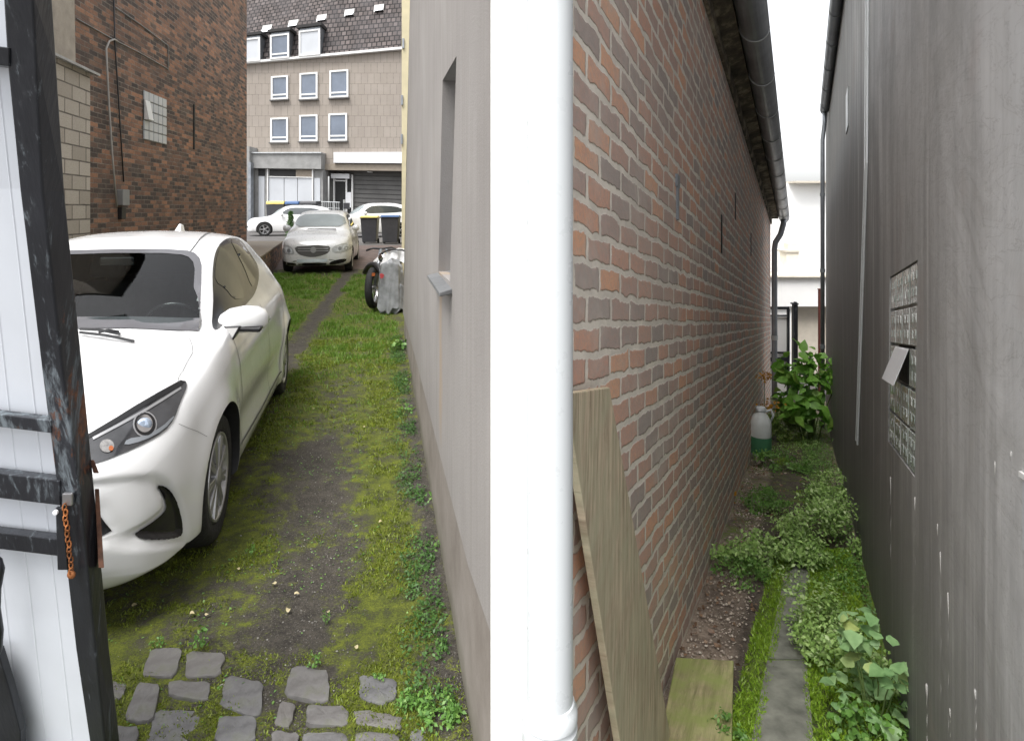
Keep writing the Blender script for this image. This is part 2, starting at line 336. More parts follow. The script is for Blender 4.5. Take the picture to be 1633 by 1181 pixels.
M['litter'] = leaf_mat('dead leaf litter', (.10, .055, .035), (.32, .20, .12), .1, sat=(.6, .54, .45))
M['orange_leaf'] = leaf_mat('orange leaves', (.5, .2, .02), (.65, .35, .05), .3)
M['dry_leaf'] = leaf_mat('pale fallen leaf', (.45, .36, .16), (.62, .55, .36), .1)
M['stem'] = plain('green stem', (.12, .18, .05), .7)
M['pebble'] = leaf_mat('pebbles', (.10, .095, .085), (.30, .29, .26), 0, sat=(.55, .53, .47))
def stone_mat():
    t = NT('worn paving stone'); co = t.coord(); oi = t.n('ShaderNodeObjectInfo')
    c = t.ramp(t.noise(co, 14, 7, .65), [(.3, (.06, .062, .067)), (.7, (.17, .172, .18))])
    c = t.mix(t.math('MULTIPLY', oi.outputs['Random'], .45), c, (.16, .14, .115))
    c = t.mix(t.math('MULTIPLY', t.ramp(t.noise(co, 13, 6, .6), [(.54, 0), (.68, 1)]), .45), c, (.075, .085, .03))
    return t.done(c, .75, t.bump(t.noise(co, 40, 6, .65), .5, .006))
M['stone'] = stone_mat()
def ground_mat(name, soil_a, soil_b, moss_a, moss_b, moss_c):
    t = NT(name); co = t.coord()
    at = t.n('ShaderNodeAttribute', attribute_name='moss'); gr = t.n('ShaderNodeAttribute', attribute_name='pale')
    soil = t.ramp(t.math('ADD', t.math('MULTIPLY', t.noise(co, 120, 4, .7), .5), t.math('MULTIPLY', t.noise(co, 13, 9, .8), .5)), [(.40, soil_a), (.60, soil_b)])
    soil = t.mix(t.ramp(t.noise(co, 160, 3, .6), [(.62, 0), (.68, 1)]), soil, (.22, .21, .19))
    soil = t.mix(t.math('MULTIPLY', gr.outputs['Fac'], .85), soil, t.ramp(t.noise(co, 30, 6, .7), [(.3, (.22, .165, .125)), (.7, (.56, .46, .37))]))
    f = t.math('ADD', at.outputs['Fac'], t.math('MULTIPLY', t.math('SUBTRACT', t.noise(co, 11, 10, .78), .5), 2.6))
    moss = t.ramp(t.math('ADD', t.math('MULTIPLY', t.noise(co, 150, 5, .8), .55), t.math('MULTIPLY', t.noise(co, 11, 8, .7), .45)), [(.40, moss_a), (.50, moss_b), (.60, moss_c)])
    c = t.mix(t.ramp(t.math('ADD', f, t.math('MULTIPLY', t.math('SUBTRACT', t.noise(co, 75, 4, .7), .5), 1.2)), [(.34, 0), (.72, 1)]), soil, moss)
    n2 = t.noise(co, 90, 6, .75)
    return t.done(c, .95, t.bump(n2, .8, .012))
M['yard'] = ground_mat('mossy soil', (.018, .015, .012), (.080, .070, .055), (.024, .029, .006), (.072, .088, .009), (.155, .18, .014))
M['pass_ground'] = ground_mat('passage soil', (.035, .026, .02), (.14, .115, .09), (.05, .08, .01), (.11, .18, .018), (.19, .29, .025))
M['slab'] = plain('worn concrete slab', (.19, .195, .165), .9, var=.45, sc=9, bump=.5, bsc=80)
M['asphalt'] = plain('asphalt', (.10, .095, .092), .9, var=.2, sc=1.5, bump=.4)
M['plastic_cover'] = plain('grey plastic sheet', (.28, .29, .30), .22, var=.35, sc=7, bump=.5, bsc=14, Transmission_Weight=.15)
M['cover_white'] = plain('white tarpaulin', (.62, .62, .62), .4, var=.15)
M['gate_white'] = plain('white gate panel', (.62, .65, .70), .4, var=.03, bump=0)
M['red_tag'] = plain('red tag', (.45, .06, .07), .5)
M['can_white'] = plain('milky plastic', (.66, .69, .68), .4, var=.12)
M['green_band'] = plain('green label', (.06, .20, .10), .5)
M['fern'] = leaf_mat('feathery leaves', (.10, .20, .03), (.24, .36, .07), .3, sat=(.40, .42, .12))
M['rubble_bits'] = leaf_mat('mortar crumbs', (.26, .21, .17), (.58, .50, .42), 0, sat=(.82, .76, .68))
M['lens_dim'] = plain('inner reflector', (.30, .29, .28), .15, .6, var=.4, sc=60, bump=0)

def fascia_mat():
    t = NT('stained eaves board'); co = t.coord(scale=(1, .5, 1))
    c = t.ramp(t.noise(co, 5, 7, .7), [(.35, (.045, .04, .032)), (.5, (.14, .12, .09)), (.58, (.34, .30, .22)), (.7, (.50, .46, .37))])
    return t.done(c, .9, t.bump(t.noise(co, 30, 5), .4, .005))
M['fascia'] = fascia_mat()
M['far_pale'] = plain('overexposed pale stone', (.80, .74, .62), .8, var=.08)  # overexposure of the passage end put into the pale colour
M['far_beige'] = plain('overexposed beige wall', (.56, .51, .43), .85, var=.08)  # beige lightened to carry the same overexposure
M['conduit'] = plain('pale conduit', (.36, .34, .32), .6)

M['lens_clear'] = plain('clear lamp glass', (.62, .65, .68), .08, var=.3, sc=20, bump=0, Coat_Weight=.8)
M['sill'] = plain('grey metal sill', (.17, .175, .18), .5, .3, var=.15)
M['rusty_steel'] = plain('rusty steel', (.11, .05, .03), .8, var=.6, sc=30, bump=.4)
M['lime'] = plain('lime run', (.36, .355, .34), .8, var=.15)

def two_sided(m, inner):      # paint outside, dark trim on the inner face of the same sheet metal
    t = m.node_tree; p = t.nodes['Principled BSDF']; g_ = t.nodes.new('ShaderNodeNewGeometry'); d = t.nodes.new('ShaderNodeBsdfDiffuse'); d.inputs[0].default_value = inner + (1,)
    x = t.nodes.new('ShaderNodeMixShader'); t.links.new(g_.outputs['Backfacing'], x.inputs[0]); t.links.new(p.outputs[0], x.inputs[1]); t.links.new(d.outputs[0], x.inputs[2]); t.links.new(x.outputs[0], t.nodes['Material Output'].inputs[0])
two_sided(M['car_body_white'], (.02, .02, .02))
def clear_glass():
    t = NT('clear screen glass'); tr = t.n('ShaderNodeBsdfTransparent'); tr.inputs[0].default_value = (.72, .78, .77, 1); gl = t.n('ShaderNodeBsdfGlossy'); gl.inputs['Roughness'].default_value = .02
    fr = t.n('ShaderNodeFresnel'); fr.inputs[0].default_value = 1.6; mx = t.n('ShaderNodeMixShader'); t.t.links.new(fr.outputs[0], mx.inputs[0]); t.t.links.new(tr.outputs[0], mx.inputs[1]); t.t.links.new(gl.outputs[0], mx.inputs[2])
    t.t.links.new(mx.outputs[0], t.t.nodes['Material Output'].inputs[0]); return t.m
M['clear_glass'] = clear_glass()
M['glass_pale'] = plain('pale windscreen', (.30, .34, .35), .08, var=.2, sc=.9, bump=0, IOR=1.6)
M['seat_cloth'] = plain('grey seat cloth', (.2, .2, .205), .9, var=.2, bump=.3)
M['dash'] = plain('dashboard plastic', (.27, .285, .295), .6, var=.15, bump=.2)
# ================================================================== SETTING
def auto_uv(o, slope=0.0, dirx=(1, 0)):
    me = o.data; ul = me.uv_layers.get('UVMap') or me.uv_layers.new(name='UVMap')
    for p in me.polygons:
        n = p.normal
        if abs(n.z) > .8: tx = Vector((dirx[0], dirx[1], 0)); 
        else: tx = Vector((-n.y, n.x, 0)).normalized()
        for li in p.loop_indices:
            co = me.vertices[me.loops[li].vertex_index].co
            if abs(n.z) > .8: ul.data[li].uv = (co.x, co.y)
            else: ul.data[li].uv = (co.dot(tx), co.z + slope * co.y)
def mid(Y): return .127 * Y - .17
def WL(Y, z, o=0.0): return Vector((.263 - .206 * Y - o * .979, Y - o * .2017, z))          # rendered wall, o = proud of it
def PR(lat, Y, H): return Vector((.46 * Y + lat, Y, EYE + H - SL * Y))                        # passage frame: lateral, depth, height over eye line
# ---- near yard ground as a fine sheet, with real low relief
def yard_lat(X, Y): return X + .206 * Y
def yard_masks(X, Y):
    a = yard_lat(X, Y)
    g = lambda x, c, s: np.exp(-((x - c) / s) ** 2)
    near = 1 / (1 + np.exp((Y - 5.6) * 1.3)); far = 1 - near
    moss = .50 + .36 * g(a, .02, .17) * near + .22 * g(a, -.85, .30) * near - .26 * g(a, -.36, .15) * near
    moss = moss + far * .42 - .95 * far * g(a, -1.08 + .02 * (Y - 7), .15)
    moss = moss - .42 * g(a, .235, .07) - .45 * np.clip(-a - 1.15, 0, 1) * near
    moss = moss - .5 * np.clip((15.3 - Y) * -1, 0, 1)
    moss = moss + .25 * (fbm(X, Y, 1.1, 4, 3) - .5) + .9 * (fbm(X, Y, 3.6, 4, 9) - .5)
    moss = moss - .35 * g(Y, 4.1, .35) * g(a, -.5, .5)
    return moss
xs = np.arange(-8.6, .62, .04); ys = np.arange(.9, 17.6, .04)
GX, GY = np.meshgrid(xs, ys)
def yard_z(X, Y):
    m = yard_masks(X, Y); a = yard_lat(X, Y)
    z = .05 * (fbm(X, Y, 1.3, 3, 5) - .5) + .016 * (fbm(X, Y, 9, 3, 6) - .5) + .018 * np.clip(m, 0, 1)
    return z * np.clip((Y - 1.2) / .8, .3, 1) + .03 * np.clip((a - .1) / .15, 0, 1) - .012
mk = yard_masks(GX, GY); GZ = yard_z(GX, GY)
nx, ny = len(xs), len(ys); idx = np.arange(nx * ny).reshape(ny, nx)
Fq = np.stack([idx[:-1, :-1], idx[:-1, 1:], idx[1:, 1:], idx[1:, :-1]], -1).reshape(-1, 4)
keep = (GX.ravel()[Fq].min(1) < mid(GY.ravel()[Fq].mean(1)) + .03)
o = np_mesh('yard_ground', np.stack([GX.ravel(), GY.ravel(), GZ.ravel()], 1), Fq[keep], M['yard'], smooth=True, attrs={'moss': mk.ravel(), 'pale': np.zeros(nx * ny)})
tag(o, kind='structure')
# wide ground left of the houses: level, then the car park 0.3 m higher
m = MB()
prof = [(-60, -.05), (.9, -.05), (17.3, -.06), (18.5, .02), (24, .3), (400, .3)]
mats = []
def strip(name, mat, y0, z0, y1, z1, xl=-300):
    b = MB(); b.quad((xl, y0, z0), (mid(max(y0, 0)) if y0 < 12.7 else 1.45, y0, z0), (mid(max(y1, 0)) if y1 < 12.7 else 1.45, y1, z1), (xl, y1, z1))
    o = b.build(name, mat, fix=False); auto_uv(o); tag(o, kind='structure'); return o
strip('street', M['asphalt'], -60, -.09, .9, -.09)
strip('rough_ground', M['yard'], .9, -.09, 17.3, -.07)
strip('paved_lane', M['paving'], 17.3, -.02, 24, .3)
strip('car_park', M['asphalt'], 24, .3, 400, .3)
# ---- passage ground
def pass_lat(X, Y): return X - .46 * Y
def path_edges(Y):
    t = np.clip((Y - 2.4) / 1.8, -.4, 1.2)
    return -.275 + .1 * t, .035 + .075 * t       # lateral limits of the concrete path with its moss
def pass_masks(X, Y):
    a = pass_lat(X, Y); g = lambda x, c, s: np.exp(-((x - c) / s) ** 2)
    e0, e1 = path_edges(Y)
    moss = .75 + 0 * a
    moss = moss - 1.1 * np.clip((e0 - .02 - a) / .05, 0, 1)
    moss = np.where(Y > 4.5, .35 + .0 * a, moss)
    moss = moss + .5 * (fbm(X, Y, 4, 4, 21) - .5)
    pale = np.clip((-.30 - a) / .06, 0, 1) * np.clip((7.4 - Y) / .5, 0, 1) * np.clip(.35 + 1.6 * (fbm(X, Y, 5, 4, 31) - .32), 0, 1)
    pale = np.maximum(pale, np.clip((a - .17) / .07, 0, 1) * np.clip((Y - 3.6), 0, 1) * .35)
    return moss, pale
xs2 = np.arange(-.7, .55, .025); ys2 = np.arange(1.2, 14.0, .03)
A2, Y2 = np.meshgrid(xs2, ys2); X2 = A2 + .46 * Y2
mk2, pl2 = pass_masks(X2, Y2)
def pass_z(X, Y):
    return -SL * Y + .05 * (fbm(X, Y, 2.2, 4, 41) - .5) + .015 * (fbm(X, Y, 16, 3, 44) - .5)
Z2 = pass_z(X2, Y2); e0, e1 = path_edges(Y2)
inpath = (A2 > e0) & (A2 < e1) & (Y2 < 4.55)
Z2 = np.where(inpath, -SL * Y2 + .008 + .012 * np.clip(mk2, 0, 1) + .004 * (fbm(X2, Y2, 20, 2, 4) - .5), Z2 - .012)
idx = np.arange(X2.size).reshape(X2.shape)
Fq = np.stack([idx[:-1, :-1], idx[:-1, 1:], idx[1:, 1:], idx[1:, :-1]], -1).reshape(-1, 4)
o = np_mesh('passage_ground', np.stack([X2.ravel(), Y2.ravel(), Z2.ravel()], 1), Fq, M['pass_ground'], smooth=True, attrs={'moss': mk2.ravel(), 'pale': pl2.ravel()})
tag(o, kind='structure')
b = MB(); zf = -SL * 14 - .05
b.quad((0.05, -60, -.09), (300, -60, -.09), (300, 0, -.09), (-.17, 0, -.09))
b.quad((-.17, 0, -.09), (300, 0, -.09), (300, 14, zf), (mid(14), 14, zf)); b.quad((mid(14), 14, zf), (300, 14, zf), (300, 400, zf), (1.46, 400, zf))
o = b.build('lower_ground', M['asphalt'], fix=False); tag(o, kind='structure')
b = MB(); b.quad((1.455, 12.6, zf - .1), (1.455, 400, zf - .1), (1.455, 400, .31), (1.455, 12.6, .31)); o = b.build('retaining_bank', M['concrete_dk'], fix=False); tag(o, kind='structure')
# ---- concrete path slabs (three, with a joint)
ps = thing('concrete_path', 'narrow worn concrete path with mossy edges between the brick wall and dark wall', 'path')
ps['kind'] = 'structure'
for (y0, y1) in ((1.3, 3.02), (3.035, 4.52)):
    b = MB(); n = 14; top = []
    for i in range(n + 1):
        Y = y0 + (y1 - y0) * i / n; a0 = float(np.interp(Y, (1, 2.47, 3.4, 4.05, 5), (-.24, -.19, -.14, -.10, -.06))); a1 = float(np.interp(Y, (1, 2.47, 3.4, 4.05, 5), (.07, .05, .015, .06, .08)))
        top.append((a0, a1, Y))
    for i in range(n):
        (a0, a1, Ya), (c0, c1, Yb) = top[i], top[i + 1]
        q = lambda a, Y, h: (a + .46 * Y, Y, -SL * Y + h)
        b.hexa([q(a0, Ya, -.03), q(a1, Ya, -.03), q(c1, Yb, -.03), q(c0, Yb, -.03), q(a0, Ya, .022), q(a1, Ya, .022), q(c1, Yb, .022), q(c0, Yb, .022)])
    b.build('slab', M['slab'], ps)

# ================================================================== RENDERED HOUSE (right of the yard)
HL = 4.3
hs_ = thing('rendered_house', 'pale rendered house with grey plinth and small window, right of the mossy yard', 'house', (0, 0, 0))
def farY(z): return 8.2 - 2.5 * max(z, 0) / HL
pl = [(1.52, .62), (1.94, .554), (3.0, .52), (4.61, .475), (6.5, .39), (8.2, .3)]
b = MB()
op = [(2.24, 2.2), (2.46, 1.37), (2.97, 1.36), (2.76, 2.22)]     # near top, near bottom, far bottom, far top (Y, z)
# render skin: plinth line up to a belt, then round the opening
def q4(b, pts, o=0.0): b.add([WL(y, z, o) for y, z in pts], [tuple(range(len(pts)))])
low = [(y, z) for y, z in pl]
q4(b, low[:3] + [(3.0, 1.0), (1.52, 1.0)]); q4(b, low[2:] + [(farY(1.0), 1.0), (3.0, 1.0)])
O = [(1.52, HL), (1.52, 1.0), (farY(1.0), 1.0), (farY(HL), HL)]
for i in range(4):
    j = (i + 1) % 4; q4(b, [O[i], O[j], op[j], op[i]])
# reveals
D = -.10
for i in range(4):
    j = (i + 1) % 4; b.add([WL(*op[i]), WL(*op[j]), WL(*op[j], D), WL(*op[i], D)], [(0, 1, 2, 3)])
# lip of render over the plinth
for i in range(len(pl) - 1): b.add([WL(*pl[i]), WL(*pl[i + 1]), WL(*pl[i + 1], -.016), WL(*pl[i], -.016)], [(0, 1, 2, 3)])
# end face and inner shell
b.add([WL(8.2, .3), WL(farY(HL), HL), (mid(farY(HL)), farY(HL), HL), (mid(8.2), 8.2, .3)], [(0, 1, 2, 3)])
b.add([WL(1.52, HL), WL(farY(HL), HL), (mid(6.3), 6.3, HL), (mid(1.52), 1.52, HL)], [(0, 1, 2, 3)])
b.build('wall', M['render'], hs_)
b = MB()
for i in range(len(pl) - 1):
    b.add([WL(pl[i][0], -.2, -.014), WL(pl[i + 1][0], -.2, -.014), WL(*pl[i + 1], -.014), WL(*pl[i], -.014)], [(0, 1, 2, 3)])
b.add([WL(8.2, -.2, -.014), WL(8.2, .32, -.014), (mid(8.2), 8.2, .32), (mid(8.2), 8.2, -.2)], [(0, 1, 2, 3)])
b.build('plinth', M['plinth'], hs_)
b = MB(); ins = [(2.27, 2.17), (2.49, 1.40), (2.94, 1.39), (2.73, 2.19)]
for i in range(4):
    j = (i + 1) % 4
    b.add([WL(*op[i], -.07), WL(*op[j], -.07), WL(*ins[j], -.07), WL(*ins[i], -.07), WL(*op[i], -.098), WL(*op[j], -.098), WL(*ins[j], -.098), WL(*ins[i], -.098)], [(0, 1, 2, 3), (7, 6, 5, 4), (3, 2, 6, 7)])
wf = b.build('window', M['flash'], hs_)
b = MB(); b.add([WL(*p, -.09) for p in ins], [(0, 1, 2, 3)]); b.build('pane', M['win_glass'], wf)
b = MB(); b.hexa([WL(2.36, 1.325, .05), WL(3.0, 1.325, .05), WL(3.0, 1.345, -.09), WL(2.42, 1.345, -.09), WL(2.36, 1.34, .05), WL(3.0, 1.34, .05), WL(3.0, 1.372, -.09), WL(2.42, 1.372, -.09)])
b.build('sill', M['sill'], wf, bevel=.003)
b = MB(); b.hexa([WL(3.55, .43, .0), WL(3.6, .43, .0), WL(3.6, .43, -.02), WL(3.55, .43, -.02), WL(3.55, .47, .0), WL(3.6, .47, .0), WL(3.6, .47, -.02), WL(3.55, .47, -.02)])
# overhanging roof edge, far above the frame
b = MB(); b.prism([(WL(1.5, 0).x - .1, 1.45), (mid(1.5), 1.45), (mid(8.4), 6.6), (WL(6.4, 0).x - .1, 6.6)], HL, HL + .12)
b.build('roof', M['roof_pale'], hs_)

# white pier between the two passages
t = thing('white_pier', 'narrow white painted pier between the yard and the brick passage', 'pillar', (0, 1.5, 0))
b = MB(); b.prism([((782.5 - CX) * .00150, 0), (.068, 0), (.075, .085), ((782.5 - CX) * .00150 + .006, .085)], -.6, 4.42); b.build('shaft', M['white_paint'], t)
b = MB(); b.prism([((782.5 - CX) * .00150 - .02, -.03), (.088, -.03), (.088, .1), ((782.5 - CX) * .00150 - .02, .1)], 4.425, 4.5); b.build('cap', M['zinc'], t)

# cream house strip beyond
t = thing('cream_house', 'cream rendered house wall beyond the end of the pale rendered house', 'house', (0, 0, 0))
b = MB(); b.hexa([(-2.04, 11.6, -.1), (1.3, 11.6, -.1), (1.3, 30, -.1), (-5.2, 30, -.1), (-2.04, 11.6, 6.2), (1.3, 11.6, 6.2), (1.3, 30, 6.2), (-5.2, 30, 6.2)])
b.build('wall', M['cream'], t)
for (px, py) in ((645, 70), (642.5, 222), (643, 160)):
    b = MB(); b.box(P(px - 1.5, py, 11.6) + Vector((0, -.02, 0)), (.035, .035, .18), 0); b.build('bracket', M['zinc'], t)

# ================================================================== BRICK BUILDING left of the yard
def WB(Y, z, o=0.0): return Vector((-5.346 - .126 * Y + o * .992, Y - 0 * o, z))
t = thing('brick_building', 'tall dark brick building behind the white hatchback', 'building')
b = MB(); b.hexa([WB(6, -.2, -8), WB(6, -.2), WB(18, -.2), WB(18, -.2, -8), WB(6, 9.5, -8), WB(6, 9.5), WB(18, 9.5), WB(18, 9.5, -8)])
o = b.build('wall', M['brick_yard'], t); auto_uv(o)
b = MB(); b.hexa([WB(5.9, 9.5, -8.2), WB(5.9, 9.5, .3), WB(18.2, 9.5, .3), WB(18.2, 9.5, -8.2), WB(5.9, 9.65, -8.2), WB(5.9, 9.65, .3), WB(18.2, 9.65, .3), WB(18.2, 9.65, -8.2)])
b.build('roof', M['roof_pale'], t)
def wb(px, py, o=0.0):
    Y = 5346 / (690 - px); p = P(px, py, Y); return WB(Y, p.z, o)
b = MB(); b.tube([wb(184, 66, .03), wb(176, 63, .06), wb(168, 66, .06), wb(164, 78, .05), wb(168, 160, .05), wb(174, 250, .05), wb(181, 330, .05)], .015, 8)
b.build('conduit', M['conduit'], t, smooth=True)
b = MB(); b.tube([wb(178, 0, .03), wb(180, 70, .03), wb(184, 130, .03), wb(189, 210, .03), wb(194, 290, .03)], .012, 6); b.build('cable', M['black_pl'], t, smooth=True)
b = MB(); c = wb(190, 315, .06); b.box(c, (.12, .19, .27), 0); b.build('meter_box', M['concrete'], t, bevel=.01)
b = MB(); c = wb(190, 340, .04); b.box(c, (.08, .12, .2), 0); b.build('junction_box', M['black_pl'], t, bevel=.01)
for pts in (((120, 30), (150, 47), (180, 64), (220, 84), (266, 110)), ((182, 12), (220, 38), (266, 73), (266, 112))):
    b = MB(); b.tube([wb(x, y, .02) for x, y in pts], .011, 6); b.build('cable', M['lime_block'] if 0 else M['concrete'], t, smooth=True)
# glass block window in the brick
b = MB(); g = [wb(227, 141, .012), wb(263.5, 160, .012), wb(263.5, 232, .012), wb(227, 224, .012)]
g = [WB(5346 / 463, 3.86, .01), WB(5346 / 426.5, 3.86, .01), WB(5346 / 426.5, 2.95, .01), WB(5346 / 463, 2.95, .01)]
t2 = MB(); t2.add([p for p in g] + [p - Vector((.06, 0, 0)) for p in g], [(0, 1, 2, 3), (0, 4, 5, 1), (3, 7, 6, 2)]); wf = t2.build('window', M['concrete'], t)
y0, y1 = g[0].y, g[1].y
for i in range(5):
    for j in range(5):
        if i == 0 and j in (2, 3): continue
        b = MB(); ya = y0 + (y1 - y0) * (i + .06) / 5; yb = y0 + (y1 - y0) * (i + .94) / 5; za = 2.95 + .91 * (j + .06) / 5; zb = 2.95 + .91 * (j + .94) / 5
        b.hexa([WB(ya, za, 0), WB(ya, za, .03), WB(yb, za, .03), WB(yb, za, 0), WB(ya, zb, 0), WB(ya, zb, .03), WB(yb, zb, .03), WB(yb, zb, 0)])
        b.build('pane', GB if 0 else M['frost'], wf, bevel=.006)
b = MB(); ya, yb = y0 - .0, y0 + (y1 - y0) * .2; b.hexa([WB(ya, 3.32, .03), WB(ya, 3.32, .12), WB(yb, 3.32, .12), WB(yb, 3.32, .03), WB(ya, 3.68, .03), WB(ya, 3.68, .05), WB(yb, 3.68, .05), WB(yb, 3.68, .03)])
b.build('frame', M['white_frame'], wf)
b = MB(); b.box(WB(5346 / 382, 3.5, .01), (.03, .05, 1.0)); b.build('vent', M['dark'], t)

# lime block wall with roughcast above, left behind the gate
def WK(Y, z, o=0.0): return Vector((-3.22 - .206 * Y + o, Y, z))
t = thing('lime_block_annex', 'pale block annex with roughcast upper wall, between the gate post and dark brick building', 'building')
b = MB(); b.hexa([WK(4.6, -.2, -1.9), WK(6.25, -.2), WK(6.9, -.2), WK(6.9, -.2, -2.2), WK(4.6, 3.2, -1.9), WK(6.25, 3.2), WK(6.9, 3.2), WK(6.9, 3.2, -2.2)])
b = MB(); b.hexa([WK(5.0, -.2, -2.0), WK(5.0, -.2), WK(6.9, -.2), WK(6.9, -.2, -2.0), WK(5.0, 3.16, -2.0), WK(5.0, 3.16), WK(6.9, 3.16), WK(6.9, 3.16, -2.0)])
o = b.build('lower_wall', M['lime_block'], t); auto_uv(o)
b = MB(); b.hexa([WK(5.0, 3.165, -2), WK(5.0, 3.165, -.1), WK(6.78, 3.165, -.1), WK(6.78, 3.165, -2), WK(5.0, 6.3, -2), WK(5.0, 6.3, -.1), WK(6.66, 6.3, -.1), WK(6.66, 6.3, -2)])
b.build('upper_wall', M['upper_render'], t)
b = MB(); b.hexa([WK(4.95, 3.15, .005), WK(4.95, 3.13, .09), WK(6.95, 3.13, .09), WK(6.95, 3.15, .005), WK(4.95, 3.21, -.1), WK(4.95, 3.155, .09), WK(6.95, 3.155, .09), WK(6.95, 3.21, -.1)])
b.build('flashing', M['flash'], t)
b = MB(); b.hexa([WK(4.9, 6.3, -2), WK(4.9, 6.3, .05), WK(6.9, 6.3, .05), WK(6.9, 6.3, -2), WK(4.9, 6.4, -2), WK(4.9, 6.4, .05), WK(6.9, 6.4, .05), WK(6.9, 6.4, -2)]); b.build('roof', M['roof_pale'], t)

# low retaining wall beside the silver car
t = thing('low_wall', 'low brown retaining wall with beige coping left of the silver car', 'wall')
a0 = P(398, 421, 11.9); a1 = P(450, 387, 20.3)
def LW(k, z, o): p = a0.lerp(a1, k); return Vector((p.x - o, p.y, z))
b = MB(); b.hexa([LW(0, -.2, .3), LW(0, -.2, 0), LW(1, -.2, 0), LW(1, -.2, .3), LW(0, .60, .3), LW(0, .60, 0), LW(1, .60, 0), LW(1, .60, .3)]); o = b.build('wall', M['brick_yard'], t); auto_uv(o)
b = MB(); b.hexa([LW(0, .602, 1.2), LW(0, .602, -.03), LW(1, .602, -.03), LW(1, .602, 1.2), LW(0, .65, 1.2), LW(0, .65, -.03), LW(1, .65, -.03), LW(1, .65, 1.2)]); b.build('coping', M['lintel'], t, bevel=.01)
b = MB(); b.hexa([LW(0, -.2, 1.19), LW(0, -.2, .31), LW(1, -.2, .31), LW(1, -.2, 1.19), LW(0, .60, 1.19), LW(0, .60, .31), LW(1, .60, .31), LW(1, .60, 1.19)]); b.build('backfill', M['concrete_dk'], t)

# ================================================================== APARTMENT BUILDING at the far end
YF = 44.0
def FP(u, v, d=0.0):
    s = .05 + .00058 * (v - 335); p = P(u, v + s * (u - 520), YF); return Vector((p.x, YF - d, p.z))
def fbox(b, u0, u1, v0, v1, d0, d1):   # v0 above v1; d0 back, d1 front
    return b.hexa([FP(u0, v1, d1), FP(u1, v1, d1), FP(u1, v1, d0), FP(u0, v1, d0), FP(u0, v0, d1), FP(u1, v0, d1), FP(u1, v0, d0), FP(u0, v0, d0)])
ap = thing('apartment_building', 'beige apartment building with dark tiled roof at the far end of the yard', 'building')
b = MB(); fbox(b, 340, 700, 90.5, 271, -9, 0); o = b.build('wall', M['facade'], ap); auto_uv(o)
# mansard roof
b = MB(); b.add([FP(340, 90, .05), FP(700, 90, .05), FP(700, -80, -3.28), FP(340, -80, -3.28), FP(340, 90, -9), FP(700, 90, -9), FP(700, -80, -9), FP(340, -80, -9)], [(0, 1, 2, 3), (4, 7, 6, 5), (0, 4, 5, 1), (3, 2, 6, 7), (0, 3, 7, 4), (1, 5, 6, 2)],
    [[(0, 0), (16, 0), (16, 8.0), (0, 8.0)]] + [[(0, 0)] * 4] * 5)
o = b.build('roof', M['roof_tile'], ap, fix=False)
b = MB(); fbox(b, 340, 698, 88, 91.5, 0, .35); b.build('eaves_trim', M['white_frame'], ap)
def roofd(v): return .05 - 2.25 * (90 - v) / 115
for u, v0, v1 in ((416, 24, 40), (458.5, 21, 35), (504.5, 18, 31), (549.5, 15, 28), (598, 14, 27)):
    # shallow rooflights: frame, pane
    v0 -= 6; v1 -= 6
    b = MB(); b.add([FP(u - 8, v1, roofd(v1) + .02), FP(u + 8, v1, roofd(v1) + .02), FP(u + 8, v0, roofd(v0) + .02), FP(u - 8, v0, roofd(v0) + .02), FP(u - 8, v1, roofd(v1) + .16), FP(u + 8, v1, roofd(v1) + .16), FP(u + 8, v0, roofd(v0) + .16), FP(u - 8, v0, roofd(v0) + .16)], [(4, 5, 6, 7), (0, 1, 5, 4), (1, 2, 6, 5), (2, 3, 7, 6), (3, 0, 4, 7)])
    f = b.build('rooflight', M['trim'], ap)
    k0, k1 = v0 + 7, v1 - 1
    b = MB(); b.add([FP(u - 7, k1, roofd(k1) + .30), FP(u + 7, k1, roofd(k1) + .30), FP(u + 7, k0, roofd(k0) + .2), FP(u - 7, k0, roofd(k0) + .2)], [(0, 1, 2, 3)]); b.build('pane', M['white_metal'], f)
def fwin(name, u0, u1, v0, v1, d, bar=True, parent=None, gl='win_glass'):
    fw = 2.6
    b = MB(); fbox(b, u0, u1, v0, v0 + fw, d, d + .12); fbox(b, u0, u1, v1 - fw, v1, d, d + .12); fbox(b, u0, u0 + fw, v0 + fw, v1 - fw, d, d + .12); fbox(b, u1 - fw, u1, v0 + fw, v1 - fw, d, d + .12)
    if bar: fbox(b, u0 + fw, u1 - fw, v1 - 9, v1 - 6.5, d, d + .1)
    w_ = b.build(name, M['white_frame'], parent)
    b = MB(); fbox(b, u0 + fw, u1 - fw, v0 + fw, v1 - fw, d + .0, d + .05); b.build('pane', M[gl], w_)
    return w_
for u0, u1, v0, v1 in ((433, 460, 116, 155), (478.5, 507, 114.5, 157), (526, 556, 114, 157)): 
    w_ = fwin('window', u0, u1, v0, v1, .005, parent=ap); b = MB(); fbox(b, u0 - 1.5, u1 + 1.5, v1 + .3, v1 + 2.3, 0, .25); b.build('sill', M['concrete_dk'], w_)
for u0, u1, v0, v1 in ((432, 460, 185.5, 226), (478, 507, 182.5, 225), (524.5, 554, 182, 225)):
    w_ = fwin('window', u0, u1, v0, v1, .005, parent=ap); b = MB(); fbox(b, u0 - 1.5, u1 + 1.5, v1 + .3, v1 + 2.3, 0, .25); b.build('sill', M['concrete_dk'], w_)
